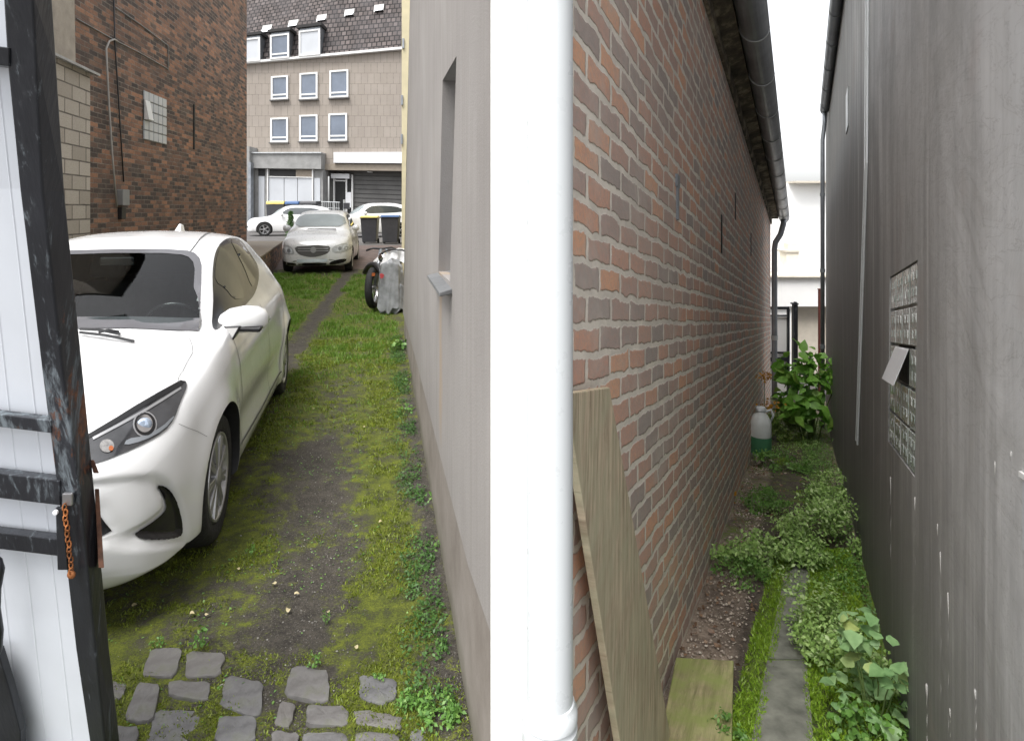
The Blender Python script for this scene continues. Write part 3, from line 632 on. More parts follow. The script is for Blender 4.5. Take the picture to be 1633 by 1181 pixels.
for u0, u1, v0, v1 in ((390.5, 418, 50, 89.5), (434, 464, 49, 89), (479.5, 513, 47.5, 88.5)):
    b = MB(); fbox(b, u0 + .5, u1 - .5, v0 - 5, v1 - 1, -2, .28); dm = b.build('dormer', M['zinc'], ap)
    b = MB(); fbox(b, u0 - 3, u1 + 3, v0 - 9, v0 - 4.5, -2, .5); b.build('dormer_roof', M['roof_pale'], dm)
    w_ = fwin('window', u0, u1, v0, v1, .29, bar=(u0 > 430 and u0 < 440), parent=ap, gl='win_glass' if 430 < u0 < 440 else 'frost')
# ground floor
b = MB(); fbox(b, 392.5, 519, 247, 271, 0, 1.0); b.build('fascia', M['concrete'], ap)
b = MB(); fbox(b, 392, 519.5, 244.8, 246.8, .01, 1.12); b.build('fascia_flashing', M['zinc_lt'], ap)
b = MB(); fbox(b, 370, 411, 236, 371, 0.02, 1.4); b.build('stair_wall', M['concrete'], ap)
b = MB(); fbox(b, 409.5, 413.5, 262, 371, 1.0, 1.45); b.build('downpipe', M['blue_lid'] if 0 else M['zinc'], ap)
b = MB(); fbox(b, 411.5, 519, 271.2, 371, -.6, .60); b.build('shop_wall', M['concrete'], ap)
for u0, u1, v0, v1, mt in ((436, 476, 272.5, 283.5, 'dark'), (477, 503, 272.5, 284, 'lintel'), (418.5, 427.5, 284, 371, 'frost'), (434.5, 458, 285, 371, 'frost'), (459, 479, 285, 371, 'frost'), (480, 502, 285, 371, 'frost'), (505.5, 515, 285, 371, 'frost'), (418, 428, 268, 283, 'dark')):
    b = MB(); fbox(b, u0, u1, v0, v1, .6, .66); b.build('shop_window', M[mt], ap)
b = MB()
for u in (433.3, 503.8): fbox(b, u - .8, u + .8, 271.3, 371, .6, .78)
fbox(b, 434.5, 503, 283.6, 284.9, .6, .74); b.build('shop_frame', M['white_frame'], ap)
b = MB(); fbox(b, 519.2, 700, 271.2, 371, -9, -1.2); b.build('recess_wall', M['concrete_dk'], ap)
b = MB(); fbox(b, 558.5, 700, 271.2, 371, -1.19, -1.0); gd = b.build('garage_door', M['garage'], ap)
b = MB()
for k in range(1, 14): fbox(b, 559, 699, 271 + k * 7, 271.7 + k * 7, -1.0, -.97)
b.build('slat_groove', M['dark'], gd)
b = MB(); fbox(b, 519.2, 526, 271.2, 371, -1.15, -.9); b.build('recess_panel', M['garage'], ap)
b = MB()
for u in (527.3, 547.3, 556.8): fbox(b, u - 1.1, u + 1.1, 277, 371, -1.1, -.8)
fbox(b, 528.5, 546.1, 286, 287.8, -1.1, -.82)
dr = b.build('door', M['white_frame'], ap)
b = MB(); fbox(b, 528.5, 546.1, 288, 371, -1.1, -.95); b.build('pane', M['dark'], dr)
b = MB(); fbox(b, 548.5, 555.6, 288, 371, -1.1, -.95); b.build('pane', M['dark'], dr)
b = MB(); fbox(b, 524, 553.5, 276, 283.5, -1.0, -.55); b.build('shutter_box', M['white_metal'], dr)
b = MB(); fbox(b, 546.5, 555.5, 305, 329, -.79, -.75); b.build('notice', M['white_metal'], dr)
b = MB(); fbox(b, 534, 650, 243.5, 260, .005, .32); b.build('fascia_sign', M['white_metal'], ap)
b = MB(); fbox(b, 511, 700, 262, 271.1, .004, .1); b.build('lintel', M['lintel'], ap)
b = MB(); fbox(b, 584, 590, 272, 273.5, -.9, -.3); b.build('lamp', M['white_frame'], ap)
t = thing('steel_railing', 'pale steel railing in front of the shop door', 'railing')
b = MB()
for u in np.arange(512, 552, 3.2): b.tube([FP(u, 371, 1.6), FP(u, 322, 1.6)], .02, 5)
b.tube([FP(511, 322, 1.6), FP(552, 322, 1.6)], .03, 6); b.tube([FP(511, 331, 1.6), FP(552, 331, 1.6)], .02, 6); b.build('bars', M['zinc_lt'], t)

# ================================================================== PASSAGE: brick house on its left
LB = -.609; HB = 2.11
bh = thing('brick_house', 'weathered red brick house wall with zinc gutter along the narrow passage', 'house')
def slab(b, lat0, lat1, Y0, Y1, H0, H1): return b.hexa([PR(lat0, Y0, H0), PR(lat1, Y0, H0), PR(lat1, Y1, H0), PR(lat0, Y1, H0), PR(lat0, Y0, H1), PR(lat1, Y0, H1), PR(lat1, Y1, H1), PR(lat0, Y1, H1)])
b = MB(); b.hexa([PR(LB - .06, 1.6, -1.9), PR(LB, 1.6, -1.9), PR(LB, 12.75, -1.9), (mid(12.75), 12.75, PR(0, 12.75, -1.9).z), PR(LB - .06, 1.6, HB), PR(LB, 1.6, HB), PR(LB, 12.75, HB), (mid(12.75), 12.75, PR(0, 12.75, HB).z)])
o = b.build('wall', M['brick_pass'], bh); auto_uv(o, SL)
b = MB(); slab(b, LB + .003, LB + .16, 1.6, 12.8, HB - .01, HB + .04); slab(b, LB + .003, LB + .03, 1.6, 12.8, HB - .12, HB - .012); b.build('soffit', M['fascia'], bh)
b = MB(); b.hexa([PR(LB - .05, 1.62, HB + .05), PR(LB + .2, 1.62, HB + .05), PR(LB + .2, 12.85, HB + .05), (mid(12.85), 12.85, PR(0, 12.85, HB + .05).z), PR(LB - .05, 1.62, HB + .2), PR(LB + .2, 1.62, HB + .1), PR(LB + .2, 12.85, HB + .1), (mid(12.85), 12.85, PR(0, 12.85, HB + 1.1).z)])
b.build('roof', M['roof_pale'], bh)
def gutter(lat, H, r, Y0, Y1, parent, step=.85, bracket_mat=None):
    b = MB(); n = 14; nY = 12; vs = []; 
    for i in range(nY + 1):
        Y = Y0 + (Y1 - Y0) * i / nY
        for k in range(n + 1):
            th = math.pi * k / n
            for rr in (r,): vs.append(PR(lat - rr * math.cos(th), Y, H - rr * math.sin(th)))
    fs = [(i * (n + 1) + k, i * (n + 1) + k + 1, (i + 1) * (n + 1) + k + 1, (i + 1) * (n + 1) + k) for i in range(nY) for k in range(n)]
    b.add(vs, fs)
    for s in (-1, 1): b.tube([PR(lat + s * r, Y0, H), PR(lat + s * r, Y1, H)], .008, 6)
    for Y in (Y0, Y1): b.add([PR(lat - r * math.cos(math.pi * k / n), Y, H - r * math.sin(math.pi * k / n)) for k in range(n + 1)], [tuple(range(n + 1))])
    g = b.build('gutter', M['zinc'], parent, smooth=False, fix=False)
    g.modifiers.new('solid', 'SOLIDIFY').thickness = .003
    Y = Y0 + .3
    while Y < Y1:
        b = MB(); b.tube([PR(lat - (r + .006) * math.cos(math.pi * k / 12), Y, H - (r + .006) * math.sin(math.pi * k / 12)) for k in range(13)], .006, 5)
        b.build('bracket', bracket_mat or M['zinc_lt'], g); Y += step
    return g
gutter(-.335, HB + .03, .105, 1.7, 12.9, bh)
b = MB(); q = lambda l, H: PR(l, 12.55, H)
b.tube([q(-.335, HB - .05), q(-.34, HB - .15), q(-.40, HB - .36), q(-.50, HB - .52), q(-.52, HB - .65), q(-.52, -.9), q(-.52, -1.55)], .055, 12); b.build('downpipe', M['zinc'], bh, smooth=True)
b = MB(); b.tube([q(-.52, -.27), q(-.52, -.36)], .064, 12); b.build('pipe_collar', M['zinc_lt'], bh)
for (px, y0, y1) in ((1150, 343, 404), (1172, 308, 350), (1197, 372, 408)):
    Y = -LB * 1000 / (1276 - px); b = MB(); Hm = -(y0 + y1 - 1026) / 2 * Y / 1000; hh = (y1 - y0) * Y / 1000
    slab(b, LB - .02, LB + .004, Y - .035, Y + .035, Hm - hh / 2, Hm + hh / 2); b.build('vent_slot', M['dark'], bh)
b = MB(); Y = 3.08; slab(b, LB, LB + .012, Y - .03, Y + .03, .66, .72); slab(b, LB, LB + .012, Y - .012, Y + .012, .5, .66); b.build('wall_tie', M['zinc'], bh)

# white downpipe in front
t = thing('white_downpipe', 'thick white downpipe in front of the brick wall', 'pipe', (0.0815, 1.36, 0))
b = MB(); b.lathe([(.0, -.6), (.0505, -.6), (.0505, .55), (.0505, 3.9), (0, 3.9)], seg=40); b.build('pipe', M['white_pvc'], t, smooth=True, ang=30)
b = MB(); b.lathe([(.050, .5), (.060, .5), (.0605, .535), (.057, .54), (.057, .548), (.0605, .552), (.0605, .572), (.057, .578), (.0535, .59), (.050, .592)], seg=40); b.build('socket', M['white_pvc'], t, smooth=True)
for p in t.children:
    md = p.modifiers.new('es', 'EDGE_SPLIT'); md.split_angle = R(35)

# ================================================================== PASSAGE: dark rendered house on its right
LD = .43; HD = 3.25
dh = thing('dark_house', 'dark weathered rendered house with glass block window on the right of the passage', 'house')
YN = .62; YE = 10.6
o4 = [(2.30, .228), (2.36, -.585), (3.08, -.585), (3.02, .215)]      # near top, near bottom, far bottom, far top
O = [(YN, HD), (YN, -1.9), (YE, -1.9), (YE, HD)]
b = MB()
for i in range(4):
    j = (i + 1) % 4; b.add([PR(LD, *O[i]), PR(LD, *O[j]), PR(LD, *o4[j]), PR(LD, *o4[i])], [(0, 1, 2, 3)])
    b.add([PR(LD, *o4[i]), PR(LD, *o4[j]), PR(LD + .035, *o4[j]), PR(LD + .035, *o4[i])], [(0, 1, 2, 3)])
b.add([PR(LD, YE, -1.9), PR(LD, YE, HD), PR(LD + 5, YE, HD), PR(LD + 5, YE, -1.9)], [(0, 1, 2, 3)])
b.add([PR(LD, YN, -1.9), PR(LD, YN, HD), PR(LD + 5, YN, HD), PR(LD + 5, YN, -1.9)], [(0, 1, 2, 3)])
b.add([PR(LD, YN, HD), PR(LD, YE, HD), PR(LD + 5, YE, HD), PR(LD + 5, YN, HD)], [(0, 1, 2, 3)])
b.build('wall', M['dark_render'], dh)
b = MB(); slab(b, LD + .001 - .001, LD + 5.1, YN - .05, YE + .06, HD + .004, HD + .15); b.build('roof', M['roof_pale'], dh)
gutter(.365, HD - .02, .06, YN, 9.6, dh, step=.7)
b = MB(); q = lambda l, Y, H: PR(l, Y, H); b.tube([q(.365, 9.5, HD - .06), q(.365, 9.5, HD - .25), q(.335, 9.5, HD - .5), q(.335, 9.5, -1.6)], .03, 10); b.build('downpipe', M['zinc'], dh, smooth=True)
for H in (1.9, .75, -.4):
    b = MB(); b.tube([q(.335, 9.5, H), q(.335, 9.5, H + .05)], .037, 10); b.build('pipe_collar', M['zinc'], dh)
# white conduit pair
b = MB(); 
for dY, l0 in ((0, .012), (.16, .01)):
    b.tube([PR(LD - l0, 3.82 + dY, HD), PR(LD - l0, 3.95 + dY, 1.0), PR(LD - l0, 4.35 + dY, -.2), PR(LD - l0, 4.6 + dY, -.9)], .007 if dY == 0 else .004, 6)
b.build('cable', M['white_pvc'], dh)
# glass block window
M['block_bed'] = plain('pale window mortar', (.55, .55, .53), .8)
def W4(s, r, l=LD + .03):       # s along Y 0..1, r down 0..1
    ya = o4[0][0] * (1 - r) + o4[1][0] * r; yb = o4[3][0] * (1 - r) + o4[2][0] * r
    ha = o4[0][1] * (1 - r) + o4[1][1] * r; hb = o4[3][1] * (1 - r) + o4[2][1] * r
    return PR(l, ya + (yb - ya) * s, ha + (hb - ha) * s)
b = MB(); b.add([W4(0, 0), W4(1, 0), W4(1, 1), W4(0, 1)], [(0, 1, 2, 3)]); gw = b.build('window', M['block_bed'], dh)
def gb_mat():
    t = NT('glass block'); co = t.coord()
    c = t.ramp(t.noise(co, 9, 5, .6), [(.3, (.26, .31, .28)), (.5, (.50, .54, .52)), (.7, (.80, .82, .81))])
    return t.done(c, .12, t.bump(t.noise(co, 26, 3), .6, .01), IOR=1.6, Coat_Weight=.5)
M['glass_block'] = gb_mat()
NC, NR = 4, 5
for i in range(NC):
    for j in range(NR):
        if i in (1, 2) and j == 2: continue
        s0, s1, r0, r1 = (i + .05) / NC, (i + .95) / NC, (j + .045) / NR, (j + .955) / NR
        b = MB(); b.hexa([W4(s0, r1, LD + .028), W4(s1, r1, LD + .028), W4(s1, r1, LD + .004), W4(s0, r1, LD + .004), W4(s0, r0, LD + .028), W4(s1, r0, LD + .028), W4(s1, r0, LD + .004), W4(s0, r0, LD + .004)])
        for m0, m1 in ((.16, .42), (.58, .84)):
            for n0, n1 in ((.18, .40), (.60, .82)):
                M0, M1, N0, N1 = s0 + (s1 - s0) * m0, s0 + (s1 - s0) * m1, r0 + (r1 - r0) * n0, r0 + (r1 - r0) * n1
                b.hexa([W4(M0, N1, LD + .0045), W4(M1, N1, LD + .0045), W4(M1, N1, LD + .002), W4(M0, N1, LD + .002), W4(M0, N0, LD + .0045), W4(M1, N0, LD + .0045), W4(M1, N0, LD + .002), W4(M0, N0, LD + .002)])
        b.build('glass_block', M['glass_block'], gw, bevel=.006)
b = MB(); s0, s1 = 1.02 / NC, 2.98 / NC
b.hexa([W4(s0, .585, LD - .052), W4(s1, .585, LD - .052), W4(s1, .595, LD - .058), W4(s0, .595, LD - .058), W4(s0, .41, LD + .005), W4(s1, .41, LD + .005), W4(s1, .42, LD - .001), W4(s0, .42, LD - .001)])
b.build('vent_flap', M['white_metal'], gw, bevel=.004)
b = MB(); b.hexa([W4(s0, .6, LD + .025), W4(s1, .6, LD + .025), W4(s1, .6, LD + .02), W4(s0, .6, LD + .02), W4(s0, .4, LD + .025), W4(s1, .4, LD + .025), W4(s1, .4, LD + .02), W4(s0, .4, LD + .02)]); b.build('opening', M['dark'], gw)
b = MB(); b.hexa([PR(LD - .003, 1.0, -.44), PR(LD + .02, 1.0, -.44), PR(LD + .02, 1.21, -.44), PR(LD - .003, 1.21, -.44), PR(LD - .003, 1.0, -.305), PR(LD + .02, 1.0, -.305), PR(LD + .02, 1.21, -.305), PR(LD - .003, 1.21, -.305)])
sw = b.build('vent_window', M['frost'], dh, bevel=.004)
b = MB(); b.hexa([PR(LD - .006, 1.0, -.30), PR(LD + .02, 1.0, -.30), PR(LD + .02, 1.22, -.30), PR(LD - .006, 1.22, -.30), PR(LD - .006, 1.0, -.29), PR(LD + .02, 1.0, -.29), PR(LD + .02, 1.22, -.29), PR(LD - .006, 1.22, -.29)]); b.build('frame', M['white_frame'], sw)
b = MB(); b.hexa([PR(LD - .008, 5.6, 1.75), PR(LD + .02, 5.6, 1.75), PR(LD + .02, 5.85, 1.75), PR(LD - .008, 5.85, 1.75), PR(LD - .008, 5.6, 2.1), PR(LD + .02, 5.6, 2.1), PR(LD + .02, 5.85, 2.1), PR(LD - .008, 5.85, 2.1)]); b.build('vent_grille', M['zinc_lt'], dh)
# lime drips: narrow raised runs of splashed mortar
drips = [(1495, 835, 960, 4), (1500, 880, 1120, 5), (1512, 945, 1180, 5), (1478, 1090, 1200, 7), (1586, 735, 860, 5), (1612, 720, 800, 7), (1459, 792, 940, 4), (1556, 1100, 1190, 8), (1515, 1130, 1200, 5), (1420, 760, 900, 4)]
for k, (px, y0, y1, wd) in enumerate(drips):
    Y = 430 / (px - 1276); b = MB(); pts = []; rr = []
    n = 10
    for i in range(n + 1):
        y = y0 + (y1 - y0) * i / n; H = -(y - 513) * Y / 1000
        pts.append(PR(LD + .0015, Y + .004 * math.sin(i * 1.7 + k), H)); rr.append(wd * .00028 * Y * (1.5 if i < 2 else .55 + .35 * math.sin(i * 2.1 + k)))
    b.tube(pts, rr, 6); b.build('mortar_run', M['lime'], dh, smooth=True)

# ---- passage end: gate, walls, far house, overexposure painted as pale colours
YG = 13.6
def g2(px, py, Y): return P(px, py, Y)
def pbox(b, x0, x1, y0, y1, Y0, Y1):    # photo rectangle at depth Y0 extruded back to Y1
    a = P(x0, y1, Y0); c = P(x1, y0, Y0)
    return b.hexa([(a.x, Y0, a.z), (c.x, Y0, a.z), (c.x, Y1, a.z), (a.x, Y1, a.z), (a.x, Y0, c.z), (c.x, Y0, c.z), (c.x, Y1, c.z), (a.x, Y1, c.z)])
t = thing('black_gate', 'black metal gate with pale panel at the far end of the passage', 'gate')
b = MB()
pbox(b, 1205, 1259, 489, 493, YG, YG + .05)
for y0, y1 in ((502, 504.5), (561, 563.5), (570, 576), (584, 587), (648, 652)): pbox(b, 1206, 1256, y0, y1, YG, YG + .04)
pbox(b, 1256, 1259.6, 493.2, 655, YG, YG + .05); pbox(b, 1203, 1206, 493.2, 655, YG, YG + .05); b.build('frame', M['gate'], t)
b = MB(); pbox(b, 1205, 1257, 505, 650, YG + .055, YG + .07); b.build('panel', M['white_paint'], t)
t = thing('gate_post', 'square black post beside the black passage gate', 'post')
b = MB(); pbox(b, 1266, 1272.5, 486, 655, YG, YG + .1); pbox(b, 1265, 1273.5, 483.5, 485.8, YG - .02, YG + .12); b.build('shaft', M['gate'], t)
b = MB(); pbox(b, 1267.5, 1271, 481.5, 483.4, YG + .02, YG + .08); b.build('cap', M['gate'], t)
t = thing('passage_end_wall', 'pale wall with white top band behind the black passage gate', 'wall')
b = MB(); pbox(b, 1200, 1350, 489, 640, 15.4, 15.7); b.build('lower_wall', M['far_beige'], t)
b = MB(); pbox(b, 1190, 1262, 486, 640, 15.2, 15.38); b.build('white_wall', M['white_paint'], t)
b = MB(); pbox(b, 1190, 1350, 442.5, 488.5, 15.1, 15.7); b.build('band', M['white_paint'], t)
b = MB(); pbox(b, 1188, 1352, 439.5, 442.2, 15.0, 15.8); b.build('coping', M['far_pale'], t)
t = thing('red_post', 'thin red brown post behind the dark house corner', 'post')
b = MB(); pbox(b, 1306.3, 1309, 462, 640, 13.0, 13.05); b.build('shaft', M['red_brown'], t)
b = MB(); pbox(b, 1306, 1309.4, 460.5, 461.9, 12.99, 13.06); b.build('cap', M['red_brown'], t)
t = thing('white_house', 'bright white house with pale chimney seen above the passage end wall', 'house')
b = MB(); pbox(b, 1180, 1246, 330, 560, 24, 30); pbox(b, 1246, 1420, 292, 560, 25, 31); b.build('wall', M['white_paint'], t)
b = MB(); pbox(b, 1268, 1420, 288.5, 291.6, 24.4, 31.2); b.build('eaves', M['far_beige'], t)
b = MB(); pbox(b, 1254, 1274, 402, 438, 23.0, 23.6); ch = b.build('chimney', M['far_pale'], t)
b = MB(); pbox(b, 1257, 1271, 388, 401.6, 23.1, 23.5); b.build('chimney_pot', M['far_pale'], ch)
b = MB(); pbox(b, 1252.5, 1275.5, 399.5, 402.5, 22.95, 23.65); b.build('chimney_cap', M['far_beige'], ch)
b = MB(); pbox(b, 1228, 1300, 438.5, 445, 22.8, 23.8); b.build('flat_roof', M['white_paint'], t)
# ================================================================== VEHICLES
def catmull(xs, ys, x):
    xs = np.asarray(xs, float); ys = np.asarray(ys, float); x = np.clip(x, xs[0], xs[-1])
    d = np.diff(ys) / np.diff(xs); m = np.empty_like(ys); m[0] = d[0]; m[-1] = d[-1]
    for i in range(1, len(xs) - 1): m[i] = 0 if d[i - 1] * d[i] <= 0 else 2 / (1 / d[i - 1] + 1 / d[i])
    i = np.clip(np.searchsorted(xs, x) - 1, 0, len(xs) - 2); h = xs[i + 1] - xs[i]; t = (x - xs[i]) / h
    return (2 * t**3 - 3 * t**2 + 1) * ys[i] + (t**3 - 2 * t**2 + t) * h * m[i] + (-2 * t**3 + 3 * t**2) * ys[i + 1] + (t**3 - t**2) * h * m[i + 1]
def car_body(st, axles, rw, name, mat, parent, nx=150, arch=1.0, flare=.02, nt=52, sculpt=None):
    """st rows: x, zb, ws, wm, zm, wsh, zsh, wr, zr, zc (front is +x)."""
    st = sorted(st); A = np.array(st); xs = np.linspace(A[0, 0], A[-1, 0], nx)
    C = {k: catmull(A[:, 0], A[:, j + 1], xs) for j, k in enumerate(('zb', 'ws', 'wm', 'zm', 'wsh', 'zsh', 'wr', 'zr', 'zc'))}
    rows = []; NV = 30
    for i, x in enumerate(xs):
        c = {k: v[i] for k, v in C.items()}
        pts = [(0, c['zb']), (c['ws'] * .8, c['zb']), (c['ws'], c['zb'] + .05), (c['ws'] * .35 + c['wm'] * .65 , c['zb'] + (c['zm'] - c['zb']) * .42), (c['wm'], c['zm']), ((c['wm'] * .45 + c['wsh'] * .55) + .012, c['zm'] + (c['zsh'] - c['zm']) * .72),
               (c['wsh'], c['zsh']), (c['wsh'] * .55 + c['wr'] * .45 + .012, c['zsh'] * .5 + c['zr'] * .5), (c['wr'], c['zr']), (c['wr'] * .9, c['zr'] + (c['zc'] - c['zr']) * .42), (c['wr'] * .5, c['zr'] + (c['zc'] - c['zr']) * .87), (0, c['zc'])]
        pts = np.array(pts); d = np.r_[0, np.cumsum(np.sqrt((np.diff(pts, axis=0) ** 2).sum(1)) + 1e-4)]
        # fixed parameter per key point so that stations line up
        kp = np.array([0, 2.2, 3, 4.6, 6.2, 7.6, 8.8, 11, 13, 13.9, 15.6, 18.0])
        t = np.unique(np.r_[np.linspace(0, 18, nt), kp])
        y = catmull(kp, pts[:, 0], t); z = catmull(kp, pts[:, 1], t)
        for ax in axles:      # flared arches
            r = np.hypot(x - ax, z - rw); y = y + flare * np.exp(-((r - rw * 1.16) / .075) ** 2) * (y > .55) * (z < .9)
        rows.append(np.stack([np.full_like(y, x), y, z], 1))
    H = np.stack(rows); n = H.shape[1]
    L = H.copy(); Rr = H[:, 1:-1][:, ::-1].copy(); Rr[:, :, 1] *= -1
    ring = np.concatenate([L, Rr], 1); m = ring.shape[1]
    V = ring.reshape(-1, 3).tolist(); Fs = []
    for i in range(nx - 1):
        for k in range(m): Fs.append((i * m + k, i * m + (k + 1) % m, (i + 1) * m + (k + 1) % m, (i + 1) * m + k))
    Fs.append(tuple(range(m))); Fs.append(tuple((nx - 1) * m + k for k in range(m))[::-1])
    b = MB(); b.add(V, Fs); o = b.build(name, mat, None, smooth=True)
    # wheel wells
    cut = MB(); rot = Matrix.Rotation(R(90), 3, 'X')
    for ax in axles:
        for s in (-1, 1):
            cut.lathe([(0, -.16), (rw * 1.15 * arch, -.16), (rw * 1.15 * arch, .2), (0, .2)], c=(ax, s * .84, rw + .005), M=rot, seg=48)
    co = cut.build('cutter', M['black_pl'], None)
    md = o.modifiers.new('b', 'BOOLEAN'); md.operation = 'DIFFERENCE'; md.solver = 'EXACT'; md.object = co; md.material_mode = 'TRANSFER'
    dg = bpy.context.evaluated_depsgraph_get(); me = bpy.data.meshes.new_from_object(o.evaluated_get(dg)); me.name = name
    o.modifiers.clear(); o.data = me; bpy.data.objects.remove(co)
    if sculpt:
        V_ = np.empty(len(me.vertices) * 3, 'f'); me.vertices.foreach_get('co', V_); V_ = V_.reshape(-1, 3).astype(float); sg_ = np.where(V_[:, 1] < 0, -1, 1); V_[:, 1] *= sg_
        V_ = sculpt(V_); V_[:, 1] *= sg_; me.vertices.foreach_set('co', V_.astype('f').ravel()); me.update()
    me.shade_smooth(); es = o.modifiers.new('es', 'EDGE_SPLIT'); es.split_angle = R(50)
    o.parent = parent
    bm = bmesh.new(); bm.from_mesh(me); bvh = BVHTree.FromBMesh(bm); bm.free()
    return o, bvh
def in_poly(pts, poly):
    x, y = pts[:, 0], pts[:, 1]; ins = np.zeros(len(pts), bool); n = len(poly); j = n - 1
    for i in range(n):
        xi, yi = poly[i]; xj, yj = poly[j]
        c = ((yi > y) != (yj > y)) & (x < (xj - xi) * (y - yi) / (yj - yi + 1e-12) + xi); ins ^= c; j = i
    return ins
def smooth_poly(poly, it=2, keep=()):
    p = [tuple(q) for q in poly]
    for _ in range(it):
        q = []
        for i in range(len(p)):
            a, c = p[i], p[(i + 1) % len(p)]
            q += [(a[0] * .75 + c[0] * .25, a[1] * .75 + c[1] * .25), (a[0] * .25 + c[0] * .75, a[1] * .25 + c[1] * .75)]
        p = q
    return p
def patch(bvh, poly, ray, step, off, name, mat, parent, th=0.0, mirror=False, smooth=1):
    """A thin panel lying on the body: a 2-D outline cast along ray(p) on to the body surface."""
    poly = smooth_poly(poly, smooth) if smooth else [tuple(p) for p in poly]
    out = []
    for i in range(len(poly)):
        a, c = Vector(poly[i]), Vector(poly[(i + 1) % len(poly)]); k = max(1, int((c - a).length / step))
        out += [tuple(a.lerp(c, j / k)) for j in range(k)]
    P2 = np.array(out); lo, hi = P2.min(0), P2.max(0)
    gx, gy = np.meshgrid(np.arange(lo[0] + step / 2, hi[0], step), np.arange(lo[1] + step / 2, hi[1], step)); g = np.stack([gx.ravel(), gy.ravel()], 1)
    if len(g): g = g[in_poly(g, out)]
    if len(g):
        dmin = np.sqrt(((g[:, None] - P2[None]) ** 2).sum(2)).min(1); g = g[dmin > step * .4]
    vs = [Vector(p) for p in out] + [Vector(p) for p in g]
    res = delaunay_2d_cdt(vs, [], [tuple(range(len(out)))], 1, 1e-6)
    pts, fcs = res[0], res[2]; V = []; lastN = None
    hits = []
    for p in pts:
        o_, d_ = ray(p); h = bvh.ray_cast(o_, d_)
        hits.append((h[0], h[1], o_, d_))
    good = [(h[0] - h[2]).length for h in hits if h[0] is not None]
    mdn = float(np.median(good)) if good else 1.0
    for h, n, o_, d_ in hits:
        if h is None:
            q = o_ + d_ * mdn; r = bvh.find_nearest(q); h, n = r[0], r[1]
        if n.dot(d_) > 0: n = -n
        V.append(h + n * off)
    b = MB(); b.add(V, [tuple(f) for f in fcs]); o = b.build(name, mat, parent, smooth=True, fix=True)
    if mirror:
        b = MB(); b.add([(v.x, -v.y, v.z) for v in V], [tuple(f)[::-1] for f in fcs]); b.build(name, mat, parent, smooth=True)
    return o
side_ray = lambda s: (lambda p: (Vector((p[0], s * 3, p[1])), Vector((0, -s, 0))))
front_ray = lambda p: (Vector((4, p[0], p[1])), Vector((-1, 0, 0)))
top_ray = lambda p: (Vector((p[0], p[1], 4)), Vector((0, 0, -1)))
def wheel(parent, x, y, s, r, rimr, wdt=.2, spokes=10, steer=0, style=0):
    """One wheel: tyre, rim and spokes as a single disc seen from its side s."""
    Mx = Matrix.Rotation(steer, 3, 'Z') @ Matrix.Rotation(R(-90) * s, 3, 'X')      # local z -> outward
    c = (x, y, r)
    b = MB(); hw = wdt / 2
    b.lathe([(rimr * .98, -hw), (r * .93, -hw), (r * .985, -hw * .8), (r, -hw * .5), (r, hw * .5), (r * .985, hw * .8), (r * .93, hw), (rimr * 1.04, hw * .96), (rimr, hw * .8), (rimr * .98, hw * .3)], c, Mx, 48)
    w_ = b.build('wheel', M['tyre'], parent, smooth=True)
    b = MB(); b.lathe([(rimr * 1.0, hw * .85), (rimr * .96, hw * .95), (rimr * .9, hw * .7), (rimr * .86, hw * .35), (rimr * .3, hw * .2), (0, hw * .2)], c, Mx, 40); b.build('rim_back', M['trim'] if style else M['zinc'], w_, smooth=True)
    b = MB(); b.lathe([(rimr * 1.005, hw * .86), (rimr * .985, hw * 1.0), (rimr * .93, hw * .98), (rimr * .88, hw * .75)], c, Mx, 48)
    for k in range(spokes):
        for dth in ((-.085, .085) if style == 0 else (0,)):
            th = 2 * math.pi * k / spokes + dth; wd = .15 * rimr / .22 * .1 if style == 0 else rimr * .16
            d = Vector((math.cos(th), math.sin(th), 0)); e = Vector((-math.sin(th), math.cos(th), 0)); z = Vector((0, 0, 1))
            a0, a1 = d * rimr * .16, d * rimr * .93
            q = [a0 - e * wd * .7 + z * hw * .55, a0 + e * wd * .7 + z * hw * .55, a1 + e * wd * 1.3 + z * hw * .6, a1 - e * wd * 1.3 + z * hw * .6]
            t_ = [a0 - e * wd * .5 + z * hw * .95, a0 + e * wd * .5 + z * hw * .95, a1 + e * wd * .8 + z * hw * .93, a1 - e * wd * .8 + z * hw * .93]
            b.hexa([Vector(c) + Mx @ p for p in q + t_])
    b.lathe([(rimr * .24, hw * .5), (rimr * .22, hw * 1.0), (rimr * .1, hw * 1.08), (0, hw * 1.08)], c, Mx, 24)
    b.build('rim', M['rim'], w_, smooth=False, bevel=.003)
    return w_

